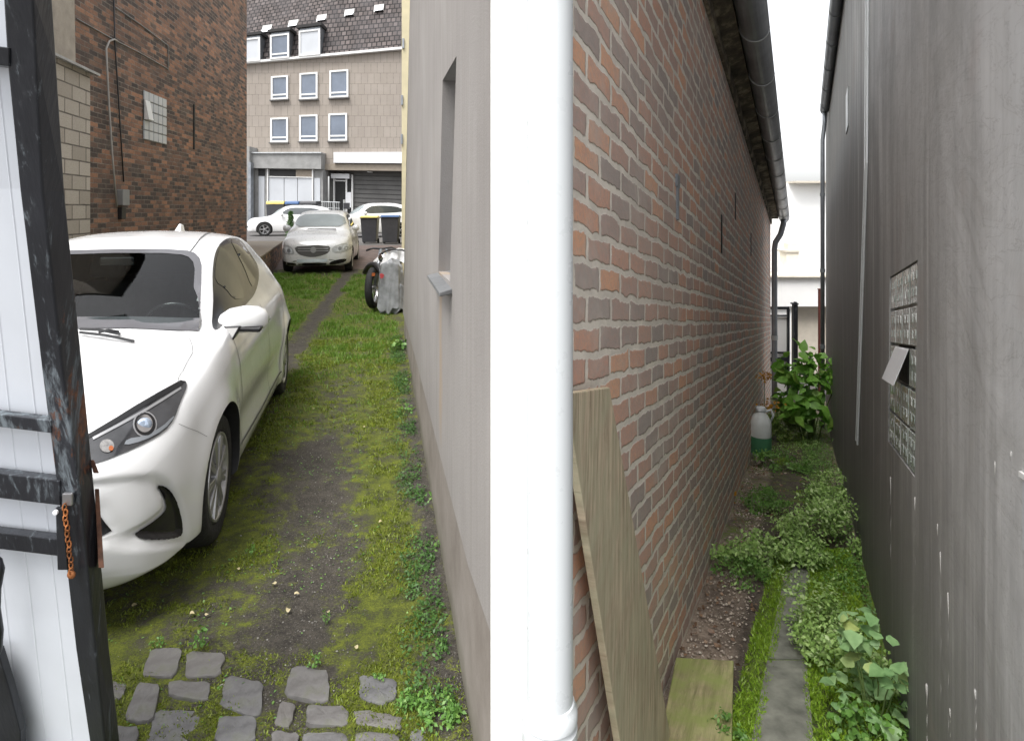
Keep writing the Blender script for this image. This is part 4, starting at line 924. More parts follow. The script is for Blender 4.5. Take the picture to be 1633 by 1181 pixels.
# ---- the white hatchback
CAR_O = Vector((-2.285, 2.985, -.005)); CAR_A = -77.0
car = thing('white_hatchback', 'white hatchback car parked behind the black gate, nearest car on the mossy yard', 'car', CAR_O, R(CAR_A))
CM = Matrix.Translation(CAR_O) @ Matrix.Rotation(R(CAR_A), 4, 'Z'); CI = CM.inverted()
S = [ # x, zb, ws, wm, zm, wsh, zsh, wr, zr, zc
 (.815, .33, .22, .30, .42, .24, .52, .14, .56, .57),
 (.80, .26, .36, .42, .40, .36, .58, .22, .615, .625),
 (.75, .21, .55, .58, .40, .50, .62, .34, .67, .69),
 (.66, .17, .70, .71, .42, .63, .66, .46, .735, .765),
 (.52, .155, .765, .78, .46, .71, .72, .55, .81, .84),
 (.34, .15, .80, .82, .50, .755, .80, .60, .885, .905),
 (0, .15, .825, .855, .56, .785, .885, .635, .955, .975),
 (-.25, .15, .825, .85, .58, .785, .925, .655, .98, .995),
 (-.42, .15, .825, .845, .58, .78, .945, .675, .985, 1.05),
 (-.60, .15, .825, .845, .58, .775, .955, .675, 1.045, 1.17),
 (-.90, .15, .825, .845, .58, .77, .965, .635, 1.185, 1.325),
 (-1.15, .15, .825, .845, .58, .765, .975, .595, 1.30, 1.435),
 (-1.35, .15, .825, .845, .58, .765, .98, .575, 1.375, 1.478),
 (-1.75, .15, .825, .845, .58, .765, 1.0, .565, 1.415, 1.50),
 (-2.2, .15, .825, .85, .58, .76, 1.02, .55, 1.395, 1.48),
 (-2.56, .19, .79, .86, .60, .745, 1.03, .525, 1.33, 1.42),
 (-2.85, .24, .74, .82, .62, .70, 1.02, .48, 1.22, 1.31),
 (-3.02, .28, .66, .76, .62, .64, .98, .42, 1.10, 1.15),
 (-3.13, .34, .50, .62, .62, .50, .86, .30, .93, .95)]
CAMP = Vector((0, 0, EYE))
def zc1(l): return [(130 + x / 3.474, 590 + y / 3.474) for x, y in l]
def dist_poly(p, poly):
    """signed distance in photo pixels, negative inside"""
    d = np.full(len(p), 1e9); P_ = np.array(poly)
    for i in range(len(P_)):
        a_, c_ = P_[i], P_[(i + 1) % len(P_)]; v = c_ - a_; t = np.clip(((p - a_) @ v) / (v @ v), 0, 1); d = np.minimum(d, np.linalg.norm(p - (a_ + t[:, None] * v), axis=1))
    return np.where(in_poly(p, poly), -d, d)
INTAKE = zc1([(408, 640), (440, 634), (480, 645), (515, 690), (540, 760), (556, 830), (558, 890), (540, 925), (480, 938), (390, 942), (318, 936), (283, 905), (320, 880), (390, 835), (440, 795), (462, 765), (460, 735), (440, 690)])
BROW = zc1([(-250, 640), (0, 628), (140, 612), (300, 596), (420, 590), (485, 625), (545, 715), (578, 830), (590, 960), (440, 985), (250, 985), (120, 960), (0, 1010), (-250, 1010)])
GRILLE = zc1([(-190, 690), (0, 700), (60, 755), (97, 792), (168, 888), (105, 925), (0, 955), (-190, 960)])
def sculpt(H):
    sh = H.shape; V = H.reshape(-1, 3).copy(); W_ = np.array(CM.to_3x3()) @ V.T; W_ = W_.T + np.array(CAR_O)
    px = np.stack([CX + W_[:, 0] / W_[:, 1] * F, HY - (W_[:, 2] - EYE) / W_[:, 1] * F], 1); front = (V[:, 0] > .15) & (V[:, 2] < .75)
    ss = lambda d, w_: np.clip(.5 - d / w_, 0, 1) ** 2 * (3 - 2 * np.clip(.5 - d / w_, 0, 1))
    push = .016 * ss(dist_poly(px, BROW), 9) * (1 - ss(px[:, 1] - 848, 1) * 0) + .024 * ss(dist_poly(px, INTAKE) + 1, 10) + .022 * ss(dist_poly(px, GRILLE), 9)
    pf = push * front; V[:, 0] -= .8 * pf; V[:, 1] -= .6 * pf * np.clip(V[:, 1] / .3, 0, 1)
    # fender and door modelling
    x, y, z = V[:, 0], V[:, 1], V[:, 2]; side = y > .5
    door = 1 / (1 + np.exp((x + .45) * 14)) * 1 / (1 + np.exp(-(x + 2.15) * 14))
    V[:, 1] -= side * door * (.020 * np.exp(-((z - .43) / .09) ** 2) - .008 * np.exp(-((z - .27) / .05) ** 2))
    V[:, 1] += side * .010 * np.exp(-((z - (.80 - .05 * (x + 1.2))) / .035) ** 2) * door
    return V.reshape(sh)
body, bv = car_body(S, (0, -2.56), .31, 'body', M['car_body_white'], car, nx=260, nt=96, sculpt=sculpt)
CAMP = Vector((0, 0, EYE))
def px_ray(p):
    w_ = P(p[0], p[1], 1.0); d = (w_ - CAMP).normalized(); return CI @ CAMP, (CI.to_3x3() @ d).normalized()
def zc1(l): return [(130 + x / 3.474, 590 + y / 3.474) for x, y in l]
def zc2(l): return [(110 + x / 4.92, 350 + y / 4.92) for x, y in l]
def zc3(l): return [(300 + x / 5.622, 350 + y / 5.622) for x, y in l]
# headlamp
hl = zc1([(-60, 415), (50, 355), (200, 268), (300, 205), (420, 135), (530, 72), (570, 60), (581, 80), (575, 110), (545, 175), (510, 275), (455, 345), (340, 410), (220, 465), (90, 515), (0, 525), (-60, 480)])
h_ = patch(bv, hl, px_ray, 5, .006, 'headlight', M['lamp_glass'], car, mirror=True)
patch(bv, zc1([(-60, 400), (50, 352), (200, 263), (300, 200), (420, 130), (545, 62), (572, 70), (550, 90), (430, 158), (310, 228), (210, 290), (60, 372), (-60, 430)]), px_ray, 5, .0085, 'lamp_brow', M['trim'], h_, smooth=0)
patch(bv, zc1([(60, 378), (215, 296), (330, 232), (440, 165), (545, 100), (548, 112), (445, 178), (335, 246), (220, 310), (65, 392)]), px_ray, 5, .010, 'light_guide', M['rim'], h_, smooth=0)
def circ(cx, cy, rx, ry, n=20): return [(cx + rx * math.cos(2 * math.pi * k / n), cy + ry * math.sin(2 * math.pi * k / n)) for k in range(n)]
patch(bv, zc1(circ(348, 305, 66, 71)), px_ray, 4, .0085, 'lens_surround', M['rim'], h_, smooth=0)
patch(bv, zc1(circ(348, 305, 58, 63)), px_ray, 4, .010, 'lens_ring', M['trim'], h_, smooth=0)
patch(bv, zc1(circ(345, 303, 44, 49)), px_ray, 4, .0115, 'reflector', M['chrome'], h_, smooth=0)
o_, d_ = px_ray(zc1([(348, 303)])[0]); h = bv.ray_cast(o_, d_)[0]
b = MB(); b.lathe([(0.0, .021), (.014, .0195), (.024, .016), (.029, .012), (.030, .004)], h - Vector((0.0, 0, 0)), Vector((1, .15, .15)).to_track_quat('Z', 'Y').to_matrix(), 28); b.build('lens', M['lens'], h_, smooth=True)
patch(bv, zc1(circ(140, 425, 40, 36)), px_ray, 4, .010, 'lens_surround', M['lens_dim'], h_, smooth=0)
patch(bv, zc1(circ(162, 440, 13, 14)), px_ray, 4, .013, 'indicator', M['amber'], h_, smooth=0)
patch(bv, zc1([(250, 385), (340, 372), (440, 320), (500, 260), (512, 262), (452, 335), (345, 395), (230, 425)]), px_ray, 5, .009, 'lamp_line', M['zinc'], h_, smooth=1)
# grille and air intake
patch(bv, zc1([(-190, 690), (0, 700), (60, 755), (97, 792), (168, 888), (105, 925), (0, 955), (-190, 960)]), px_ray, 6, .004, 'grille', M['trim'], car, smooth=0, mirror=True)
patch(bv, zc1([(408, 640), (440, 634), (480, 645), (515, 690), (540, 760), (556, 830), (558, 890), (540, 925), (480, 938), (390, 942), (318, 936), (283, 905), (320, 880), (390, 835), (440, 795), (462, 765), (460, 735), (440, 690)]), px_ray, 2.5, .006, 'air_intake', M['trim'], car, smooth=1, mirror=True)
# panel gaps
def seam_shade(l, w0, nm='gap_shade_line', mat=None, off=.0035):
    l = [Vector(p) for p in l]; a = []; c = []
    for i, p in enumerate(l):
        t_ = (l[min(i + 1, len(l) - 1)] - l[max(i - 1, 0)]).normalized(); n = Vector((-t_.y, t_.x)) * w0 / 2; a.append(p + n); c.append(p - n)
    return patch(bv, [tuple(p) for p in a + c[::-1]], px_ray, 3, off, nm, mat or M['seam_shade'], car, smooth=0)
seam_shade(zc1([(535, 298), (580, 318), (640, 340), (692, 368)]), .7)
seam_shade(zc2([(895, 1181), (925, 1120), (970, 1045), (965, 990), (945, 935)]) , .9)
seam_shade(zc1([(532, 70), (535, 45), (548, 20), (566, 0)]), .8)
# windscreen: traced on its visible half, mirrored to the other
scr = zc2([(1000, 905), (700, 938), (400, 958), (100, 975)]); rgt = zc2([(1015, 880), (1026, 700), (1034, 500), (1037, 360), (1022, 305), (985, 268), (930, 250)]); top = zc2([(700, 248), (400, 255), (60, 268)])
def loc(p):
    o_, d_ = px_ray(p); h = bv.ray_cast(o_, d_); return h[0]
rp = [loc(p) for p in rgt]; rp = [p for p in rp if p is not None]
pts = [(p.y, p.z) for p in rp]; zt = pts[-1][1]; zb_ = pts[0][1]
full = [(0, zb_ + .036), (.3, zb_ + .028), (.55, zb_ + .01)] + pts + [(.28, zt + .012), (0, zt + .018)] + [(-.28, zt + .012)] + [(-a, c) for a, c in pts[::-1]] + [(-.55, zb_ + .01), (-.3, zb_ + .028)]
cz_ = (zt + zb_) / 2
inner = [(a * .955, c - .022 if c > cz_ else c + .045) for a, c in full]
def hit(p, off):
    o_, d_ = front_ray(p); h = bv.ray_cast(o_, d_)
    if h[0] is None: h = bv.find_nearest(Vector((-.8, p[0], p[1])))
    n = h[1] if h[1].x > 0 else -h[1]; return h[0] + n * off
b = MB(); vs = []; m_ = len(full); LV = 5
for i in range(m_):
    for k in range(LV + 1): f_ = k / LV; vs.append(hit((full[i][0] * (1 - f_) + inner[i][0] * f_, full[i][1] * (1 - f_) + inner[i][1] * f_), .007))
b.add(vs, [(i * (LV + 1) + k, i * (LV + 1) + k + 1, ((i + 1) % m_) * (LV + 1) + k + 1, ((i + 1) % m_) * (LV + 1) + k) for i in range(m_) for k in range(LV)])
ws = b.build('windscreen', M['frit'], car, smooth=True)
pane_o = [((a[0] + b_[0]) / 2, (a[1] + b_[1]) / 2) for a, b_ in zip(full, inner)]
patch(bv, pane_o, front_ray, .05, .0045, 'pane', M['clear_glass'], ws, smooth=0)
bm = bmesh.new(); bm.from_mesh(body.data); hole = [((a[0] * .4 + b_[0] * .6), (a[1] * .4 + b_[1] * .6)) for a, b_ in zip(full, inner)]
cen = np.array([f.calc_center_median()[:] for f in bm.faces]); nrm_ = np.array([f.normal[:] for f in bm.faces])
kill = in_poly(cen[:, 1:3], hole) & (cen[:, 0] < -.2) & (cen[:, 0] > -1.5) & (nrm_[:, 0] > .15); bm.faces.ensure_lookup_table()
bmesh.ops.delete(bm, geom=[bm.faces[i] for i in np.nonzero(kill)[0]], context='FACES'); bm.to_mesh(body.data); bm.free()
# cabin seen through the screen
b = MB(); b.hexa([(-.45, -.66, .70), (-.85, -.66, .62), (-.85, .66, .62), (-.45, .66, .70), (-.42, -.66, .925), (-.86, -.64, .93), (-.86, .64, .93), (-.42, .66, .925)]); b.build('dashboard', M['dash'], car, bevel=.03, seg=3)
b = MB(); b.box((-.80, .36, .945), (.16, .34, .05)); b.build('instrument_cowl', M['trim'], car, bevel=.02)
b = MB(); Mx = Vector((-1, 0, .45)).to_track_quat('Z', 'Y').to_matrix(); ctr = Vector((-.98, .36, .90)); ring = [ctr + Mx @ Vector((.18 * math.cos(a), .18 * math.sin(a), 0)) for a in [2 * math.pi * k / 28 for k in range(29)]]
b.tube(ring, .015, 8, cap=False); b.lathe([(0, -.02), (.055, -.015), (.055, .015), (0, .02)], ctr, Mx, 20)
for a in (0, math.pi, -math.pi / 2): b.tube([ctr, ctr + Mx @ Vector((.18 * math.cos(a), .18 * math.sin(a), 0))], .012, 6)
b.build('steering_wheel', M['trim'], car, smooth=True)
for s in (1, -1):
    b = MB(); b.hexa([(-1.35, s * .36 - .24, .42), (-1.85, s * .36 - .24, .42), (-1.85, s * .36 + .24, .42), (-1.35, s * .36 + .24, .42), (-1.30, s * .36 - .24, .58), (-1.85, s * .36 - .24, .55), (-1.85, s * .36 + .24, .55), (-1.30, s * .36 + .24, .58)])
    b.hexa([(-1.66, s * .36 - .24, .56), (-1.84, s * .36 - .24, .56), (-1.84, s * .36 + .24, .56), (-1.66, s * .36 + .24, .56), (-1.86, s * .36 - .17, 1.13), (-1.95, s * .36 - .17, 1.13), (-1.95, s * .36 + .17, 1.13), (-1.86, s * .36 + .17, 1.13)])
    st_ = b.build('seat', M['seat_cloth'], car, bevel=.05, seg=4)
    b = MB(); b.hexa([(-1.85, s * .36 - .12, 1.15), (-1.94, s * .36 - .12, 1.15), (-1.94, s * .36 + .12, 1.15), (-1.85, s * .36 + .12, 1.15), (-1.88, s * .36 - .10, 1.33), (-1.95, s * .36 - .10, 1.33), (-1.95, s * .36 + .10, 1.33), (-1.88, s * .36 + .10, 1.33)]); b.build('headrest', M['seat_cloth'], st_, bevel=.03, seg=3)
b = MB(); b.box((-2.55, 0, .80), (.18, 1.2, .6)); b.build('rear_seat', M['seat_cloth'], car, bevel=.05, seg=3)
b = MB(); b.box((-1.05, 0, 1.33), (.03, .20, .055)); b.build('rear_view_mirror', M['trim'], car, bevel=.01)
b = MB(); b.box((-.62, -.30, .935), (.14, .22, .004), R(10)); b.build('parking_permit', M['far_pale'], car)
# wipers
b = MB()
for (p0, p1, dz) in (((95, 885), (408, 912), .02), ((95, 905), (515, 965), .016), ((240, 925), (400, 905), .03)):
    q0, q1 = loc(zc2([p0])[0]), loc(zc2([p1])[0])
    if q0 and q1: b.tube([q0 + Vector((.012, 0, dz)), (q0 + q1) / 2 + Vector((.02, 0, dz + .006)), q1 + Vector((.012, 0, dz * .6))], .007, 6)
b.build('wiper', M['black_pl'], car)
# side glass
dlo = zc3([(207, 962), (218, 800), (222, 700), (214, 560), (220, 400), (245, 280), (295, 205), (360, 166), (440, 170), (490, 205), (530, 270), (585, 350), (615, 400), (632, 460), (628, 550), (605, 640), (565, 712), (440, 830), (330, 925), (250, 1000)])
sg = patch(bv, dlo, px_ray, 4, .004, 'side_window_surround', M['trim'], car, mirror=True)
patch(bv, zc3([(238, 560), (236, 430), (262, 300), (300, 222), (345, 320), (395, 410), (440, 510), (505, 690), (470, 715), (400, 715), (330, 620)]), px_ray, 4, .0065, 'pane', M['glass_side'] if 'glass_side' in M else M['glass'], sg, smooth=1)
patch(bv, zc3([(372, 178), (440, 182), (490, 240), (560, 340), (608, 440), (588, 590), (560, 600), (500, 440), (430, 300)]), px_ray, 4, .0065, 'pane', M['glass_side'] if 'glass_side' in M else M['glass'], sg, smooth=1)
# roof joint line and door lines
def seam_shade_xy(l, w0, ray, nm='gap_shade_line', mat=None, step=.03, mirror=True, off=.003):
    l = [Vector(p) for p in l]; a = []; c = []
    for i, p in enumerate(l):
        t_ = (l[min(i + 1, len(l) - 1)] - l[max(i - 1, 0)]).normalized(); n = Vector((-t_.y, t_.x)) * w0 / 2; a.append(p + n); c.append(p - n)
    return patch(bv, [tuple(p) for p in a + c[::-1]], ray, step, off, nm, mat or M['seam_shade'], car, smooth=0, mirror=mirror)
seam_shade(zc2([(950, 255), (985, 210), (1030, 150), (1070, 118), (1110, 102)]), 1.6, 'roof_joint')
seam_shade_xy([(-.52, .28), (-.50, .5), (-.47, .75), (-.46, .93)], .008, side_ray(1))
seam_shade_xy([(-1.58, .28), (-1.56, .6), (-1.52, .96)], .008, side_ray(1))
seam_shade_xy([(-2.42, .98), (-2.36, .75), (-2.15, .48), (-2.1, .28)], .008, side_ray(1))
for x in (-1.42,):
    b = MB(); q = bv.ray_cast(Vector((x, 3, .86)), Vector((0, -1, 0)))[0]
    if q: b.tube([q + Vector((.09, -.005, 0)), q + Vector((.06, .03, 0)), q + Vector((-.06, .032, 0)), q + Vector((-.09, -.005, 0))], .013, 8); b.build('door_handle', M['car_white'], car, smooth=True)
# sill shadow drawn as a thin dark strip
seam_shade_xy([(-.42, .30), (-1.2, .285), (-2.15, .30)], .012, side_ray(1))
# mirror: a swept shell on a black foot
def mirror_shell(side):
    # profile stations along the lateral axis: y, centre x, z, half sizes in x and z
    b = MB(); n = 20
    stn = [(.70, -.575, .985, .035, .03), (.715, -.575, .99, .06, .052), (.76, -.58, 1.0, .078, .072), (.84, -.59, 1.005, .082, .080), (.91, -.60, 1.005, .078, .072), (.955, -.61, 1.0, .062, .052), (.972, -.615, .995, .03, .026)]
    vs = []
    for y, x, z, rx, rz in stn:
        for k in range(n):
            th = 2 * math.pi * k / n; cs, sn = math.cos(th), math.sin(th)
            ex = abs(cs) ** .7 * (1 if cs > 0 else -1) ; ez = abs(sn) ** .75 * (1 if sn > 0 else -1)
            vs.append((x + rx * ex, side * (y + .0), z + rz * ez))
    fs = [(i * n + k, i * n + (k + 1) % n, (i + 1) * n + (k + 1) % n, (i + 1) * n + k) for i in range(len(stn) - 1) for k in range(n)]
    fs += [tuple(range(n))[::-1], tuple((len(stn) - 1) * n + k for k in range(n))]
    b.add(vs, fs); o = b.build('door_mirror', M['car_white'], car, smooth=True)
    ft = MB(); ft.hexa([(-.50, side * .70, .955), (-.50, side * .94, .915 + .02), (-.66, side * .94, .935), (-.66, side * .70, .955), (-.495, side * .70, .982), (-.51, side * .955, .968), (-.67, side * .955, .968), (-.67, side * .70, .982)])
    ft.hexa([(-.44, side * .69, .90), (-.44, side * .80, .90), (-.56, side * .80, .90), (-.56, side * .69, .90), (-.50, side * .69, .98), (-.50, side * .84, .98), (-.62, side * .84, .98), (-.62, side * .69, .98)])
    ft.build('mirror_foot', M['trim'], o, bevel=.012)
mirror_shell(1); mirror_shell(-1)
b = MB(); b.lathe([(0, 0), (.05, 0), (.045, .02), (.02, .045), (0, .05)], (-2.45, 0.02, 1.43), None, 20); 
b = MB(); b.hexa([(-2.32, -.03, 1.46), (-2.32, .03, 1.46), (-2.5, .03, 1.42), (-2.5, -.03, 1.42), (-2.42, -.008, 1.54), (-2.42, .008, 1.54), (-2.5, .008, 1.53), (-2.5, -.008, 1.53)]); b.build('antenna', M['car_white'], car, bevel=.008)
for ax, stv in ((0, 0), (-2.56, 0)):
    for s in (1, -1): wheel(car, ax, s * .725, s, .312, .215, .205, 9, style=0)
b = MB(); b.box((-3.135, 0, .5), (.01, .5, .11)); b.build('number_plate', M['plate'], car)
for s in (1, -1):
    patch(bv, [(s * .45, .82), (s * .62, .84), (s * .66, .98), (s * .5, .95)], lambda p: (Vector((-5, p[0], p[1])), Vector((1, 0, 0))), .05, .004, 'tail_light', M['amber'], car, smooth=1)
patch(bv, [(-.42, 1.02), (.42, 1.02), (.40, 1.30), (-.40, 1.30)], lambda p: (Vector((-5, p[0], p[1])), Vector((1, 0, 0))), .06, .004, 'rear_window', M['glass'], car, smooth=1)

# ---- generic distant cars
def simple_car(name, label, O, rz, L, Wd, H, wb, fo, paint, rw=.32, suv=0, group=None, mpv=0, nx=110):
    t = thing(name, label, 'car', O, rz, group); hw = Wd / 2; k = H / 1.5; e = -wb - (L - wb - fo)
    zh = .92 * k if not mpv else .98 * k; cb = -.30 if not mpv else -.06
    S = [(fo, .30, hw * .3, hw * .42, .45, hw * .3, .60 * k, hw * .2, .64 * k, .65 * k), (fo - .04, .24, hw * .62, hw * .7, .45, hw * .6, .66 * k, hw * .42, .70 * k, .71 * k),
         (fo - .14, .2, hw * .8, hw * .86, .48, hw * .8, .72 * k, hw * .6, .78 * k, .80 * k), (fo - .32, .19, hw * .88, hw * .95, .5, hw * .88, .80 * k, hw * .68, .86 * k, .88 * k),
         (0, .19, hw * .92, hw * .985, .56, hw * .9, .90 * k, hw * .72, zh * .99, zh * 1.02), (cb, .19, hw * .92, hw * .98, .58, hw * .9, .95 * k, hw * .76, zh * 1.05, zh * 1.10),
         (cb - .35, .19, hw * .92, hw * .98, .58, hw * .89, .98 * k, hw * .74, 1.16 * k, 1.26 * k), (cb - .75, .19, hw * .92, hw * .98, .58, hw * .88, 1.0 * k, hw * .68, 1.36 * k, 1.44 * k),
         (cb - 1.1, .19, hw * .92, hw * .98, .58, hw * .88, 1.01 * k, hw * .66, 1.42 * k, 1.49 * k), (-wb + .4, .19, hw * .92, hw * .98, .58, hw * .87, 1.03 * k, hw * .65, 1.42 * k, 1.5 * k),
         (-wb - .2, .2, hw * .9, hw * .97, .6, hw * .85, 1.04 * k, hw * .62, 1.36 * k, 1.44 * k), (e + .28, .24, hw * .86, hw * .93, .62, hw * .8, 1.02 * k, hw * .56, 1.22 * k, 1.30 * k),
         (e + .1, .28, hw * .78, hw * .86, .62, hw * .72, .96 * k, hw * .5, 1.04 * k, 1.08 * k), (e, .34, hw * .6, hw * .7, .62, hw * .5, .84 * k, hw * .3, .9 * k, .92 * k)]
    bd, bv_ = car_body(S, (0, -wb), rw, 'body', paint, t, nx=nx)
    # windscreen and side glass
    zt, zb2 = 1.38 * k, (zh * 1.12)
    w_ = patch(bv_, [(-hw * .79, zb2 - .02), (0, zb2 - .02), (hw * .79, zb2 - .02), (hw * .66, zt - .01), (0, zt + .01), (-hw * .66, zt - .01)], front_ray, .05, .014, 'windscreen', M['glass_pale'], t, smooth=1)
    patch(bv_, [(cb - .42, 1.02 * k), (-wb + .25, 1.06 * k), (-wb - .25, 1.12 * k), (-wb - .08, 1.30 * k), (-wb + .5, 1.37 * k), (cb - 1.0, 1.37 * k), (cb - .72, 1.27 * k)], side_ray(1), .07, .004, 'side_window', M['glass'], t, smooth=1, mirror=True)
    patch(bv_, [(-hw * .5, 1.08 * k), (hw * .5, 1.08 * k), (hw * .48, 1.3 * k), (-hw * .48, 1.3 * k)], lambda p: (Vector((-9, p[0], p[1])), Vector((1, 0, 0))), .08, .004, 'rear_window', M['glass'], t, smooth=1)
    for ax in (0, -wb):
        for s in (1, -1): wheel(t, ax, s * (hw - .11), s, rw, rw * .68, .2, 5, style=1)
    for s in (1, -1):
        b = MB(); b.lathe([(0, -.02), (.05, 0), (.085, .06), (.09, .14), (.06, .18), (0, .19)], (cb - .55, s * (hw - .06), 1.04 * k), Matrix.Rotation(R(-90) * s, 3, 'X'), 16)
        b.build('door_mirror', paint, t, smooth=True)
    return t, bv_
sil, sbv = simple_car('silver_car', 'silver compact car facing the camera at the end of the grass', Vector((-5.25, 17.05, .0)), R(-79.5), 4.27, 1.80, 1.66, 2.78, .83, M['car_silver'], mpv=1, nx=150)
fr = lambda l: [((508 - x) * .0163 , 1.63 - (y - 335) * .0163) for x, y in l]   # front view outline read off the photo at the bumper's depth
def sp(l, nm, mt, off=.004, mir=False, step=.05, parent=None, smooth=1):
    z = lambda x, y: ((x - 675) / 9.447 * .0163, (1090 - y) / 9.447 * .0163)
    return patch(sbv, [z(*p) for p in l], front_ray, step, off, nm, mt, parent or sil, smooth=smooth, mirror=mir)
# (x, y) below are in the enlarged front view, 9.447 px per photo px
sp([(370, 680), (560, 670), (700, 655), (800, 670), (900, 680), (880, 770), (790, 815), (640, 845), (480, 815), (410, 770)], 'grille', M['garage'])
for y0 in (705, 740): sp([(420, y0), (880, y0), (860, y0 + 12), (440, y0 + 12)], 'grille_bar', M['rim'], .012, smooth=0)
sp([(610, 700), (650, 680), (690, 700), (690, 760), (650, 780), (610, 760)], 'badge_mount', M['rim'], .016)
for l in ([(150, 640), (330, 670), (385, 770), (350, 805), (200, 790), (130, 740)], [(910, 690), (1110, 630), (1210, 640), (1200, 730), (1100, 775), (930, 790)]): 
    cx0 = sum(p[0] for p in l) / 6; cy0 = sum(p[1] for p in l) / 6; q = sp(l, 'headlight', M['zinc_lt'], .004); sp([(cx0 + (x - cx0) * .8, cy0 + (y - cy0) * .7) for x, y in l], 'lamp_glass', M['lens_clear'], .008, parent=q)
    for dx in (-45, 40): sp(circ(cx0 + dx, cy0 + 5, 26, 30, 12), 'lamp_bowl', M['zinc'], .011, parent=q, smooth=0)
sp([(415, 870), (850, 870), (850, 915), (415, 915)], 'number_plate', M['plate'], .012, smooth=0)
sp([(420, 925), (850, 925), (830, 965), (440, 965)], 'lower_grille', M['trim'], .006)
for l in ([(160, 880), (230, 910), (400, 925), (400, 965), (240, 950), (170, 920)], [(880, 920), (1000, 880), (1130, 870), (1110, 920), (1000, 950), (880, 960)]): sp(l, 'fog_recess', M['trim'], .006)
sp([(110, 1035), (1200, 1035), (1180, 1130), (130, 1130)], 'under_tray', M['trim'], .004, smooth=0)
b = MB(); b.tube([(.03, .0, 1.145), (.0, .45, 1.135)], .012, 6); b.tube([(.03, -.3, 1.145), (.02, .2, 1.14)], .012, 6); b.build('wiper', M['black_pl'], sil)
suv, uv_ = simple_car('white_estate_car', 'white car parked side-on left of the silver car, beyond the brick building corner', Vector((-13.05, 33.2, .3)), R(198), 4.4, 1.83, 1.62, 2.6, .88, M['car_white'], rw=.35, nx=100)
patch(uv_, [(-.75, .42), (.75, .42), (.68, .56), (-.68, .56)], front_ray, .08, .006, 'grille', M['trim'], suv)
patch(uv_, [(-.45, .62), (.45, .62), (.40, .82), (-.40, .82)], front_ray, .08, .006, 'grille', M['zinc'], suv)
for s in (1, -1): patch(uv_, [(s * .5, .72), (s * .78, .70), (s * .82, .80), (s * .55, .84)], front_ray, .08, .008, 'headlight', M['lens'], suv)
cr, rv_ = simple_car('white_crossover', 'white car parked behind the two wheelie bins', Vector((-8.35, 31.2, .3)), R(205), 4.35, 1.8, 1.72, 2.6, .85, M['car_white'], rw=.34, nx=100)

# ---- wheelie bins
def bin_(name, label, px0, px1, py0, py1, Y, lid, round_=False):
    zb = .3; H = (EYE + (HY - py0) * Y / F) - zb; xc = ((px0 + px1) / 2 - CX) * Y / F; W_ = (px1 - px0) * Y / F
    t = thing(name, label, 'wheelie bin', (xc, Y, zb), R(4), 'wheelie bins'); w0, w1, d0, d1 = W_ * .40, W_ * .49, W_ * .42, W_ * .55
    b = MB(); b.hexa([(-w0, -d0, .06), (w0, -d0, .06), (w0, d0, .06), (-w0, d0, .06), (-w1, -d1, H - .1), (w1, -d1, H - .1), (w1, d1, H - .1), (-w1, d1, H - .1)])
    b.hexa([(-w1 * 1.06, -d1 * 1.05, H - .12), (w1 * 1.06, -d1 * 1.05, H - .12), (w1 * 1.06, d1 * 1.05, H - .12), (-w1 * 1.06, d1 * 1.05, H - .12), (-w1 * 1.06, -d1 * 1.05, H - .075), (w1 * 1.06, -d1 * 1.05, H - .075), (w1 * 1.06, d1 * 1.05, H - .075), (-w1 * 1.06, d1 * 1.05, H - .075)])
    b.build('body', M['bin_pl'], t, bevel=.03, seg=3)
    b = MB(); n = 8; vs = []; x1 = w1 * 1.08
    for i in range(n + 1):
        yy = -d1 * 1.12 + 2.2 * d1 * i / n; zz = H - .07 + .07 * math.sin(math.pi * min(1, (i + .3) / n)); vs += [(-x1, yy, H - .072), (-x1 * .95, yy, zz), (x1 * .95, yy, zz), (x1, yy, H - .072)]
    b.add(vs, [(i * 4 + k, i * 4 + k + 1, i * 4 + k + 5, i * 4 + k + 4) for i in range(n) for k in range(3)] + [(0, 3, 2, 1), (n * 4, n * 4 + 1, n * 4 + 2, n * 4 + 3)]); b.build('lid', M[lid], t, smooth=False)
    for s in (-1, 1):
        b = MB(); b.lathe([(0, -.03), (.1, -.03), (.1, .03), (0, .03)], (s * w0 * 1.05, d0 + .02, .1), Matrix.Rotation(R(90), 3, 'Y'), 20); b.build('wheel', M['tyre'], t)
    b = MB(); b.tube([(-w1 * .8, d1 + .06, H - .1), (w1 * .8, d1 + .06, H - .1)], .015, 8); b.build('handle', M['bin_pl'], t)
bin_('wheelie_bin', 'dark wheelie bin with yellow lid standing left of the blue lidded bin', 577, 603.5, 344, 387, 25.5, 'yellow_lid')
bin_('wheelie_bin', 'dark wheelie bin with blue lid standing beside the cream wall', 609, 637.5, 343, 387, 25.2, 'blue_lid')
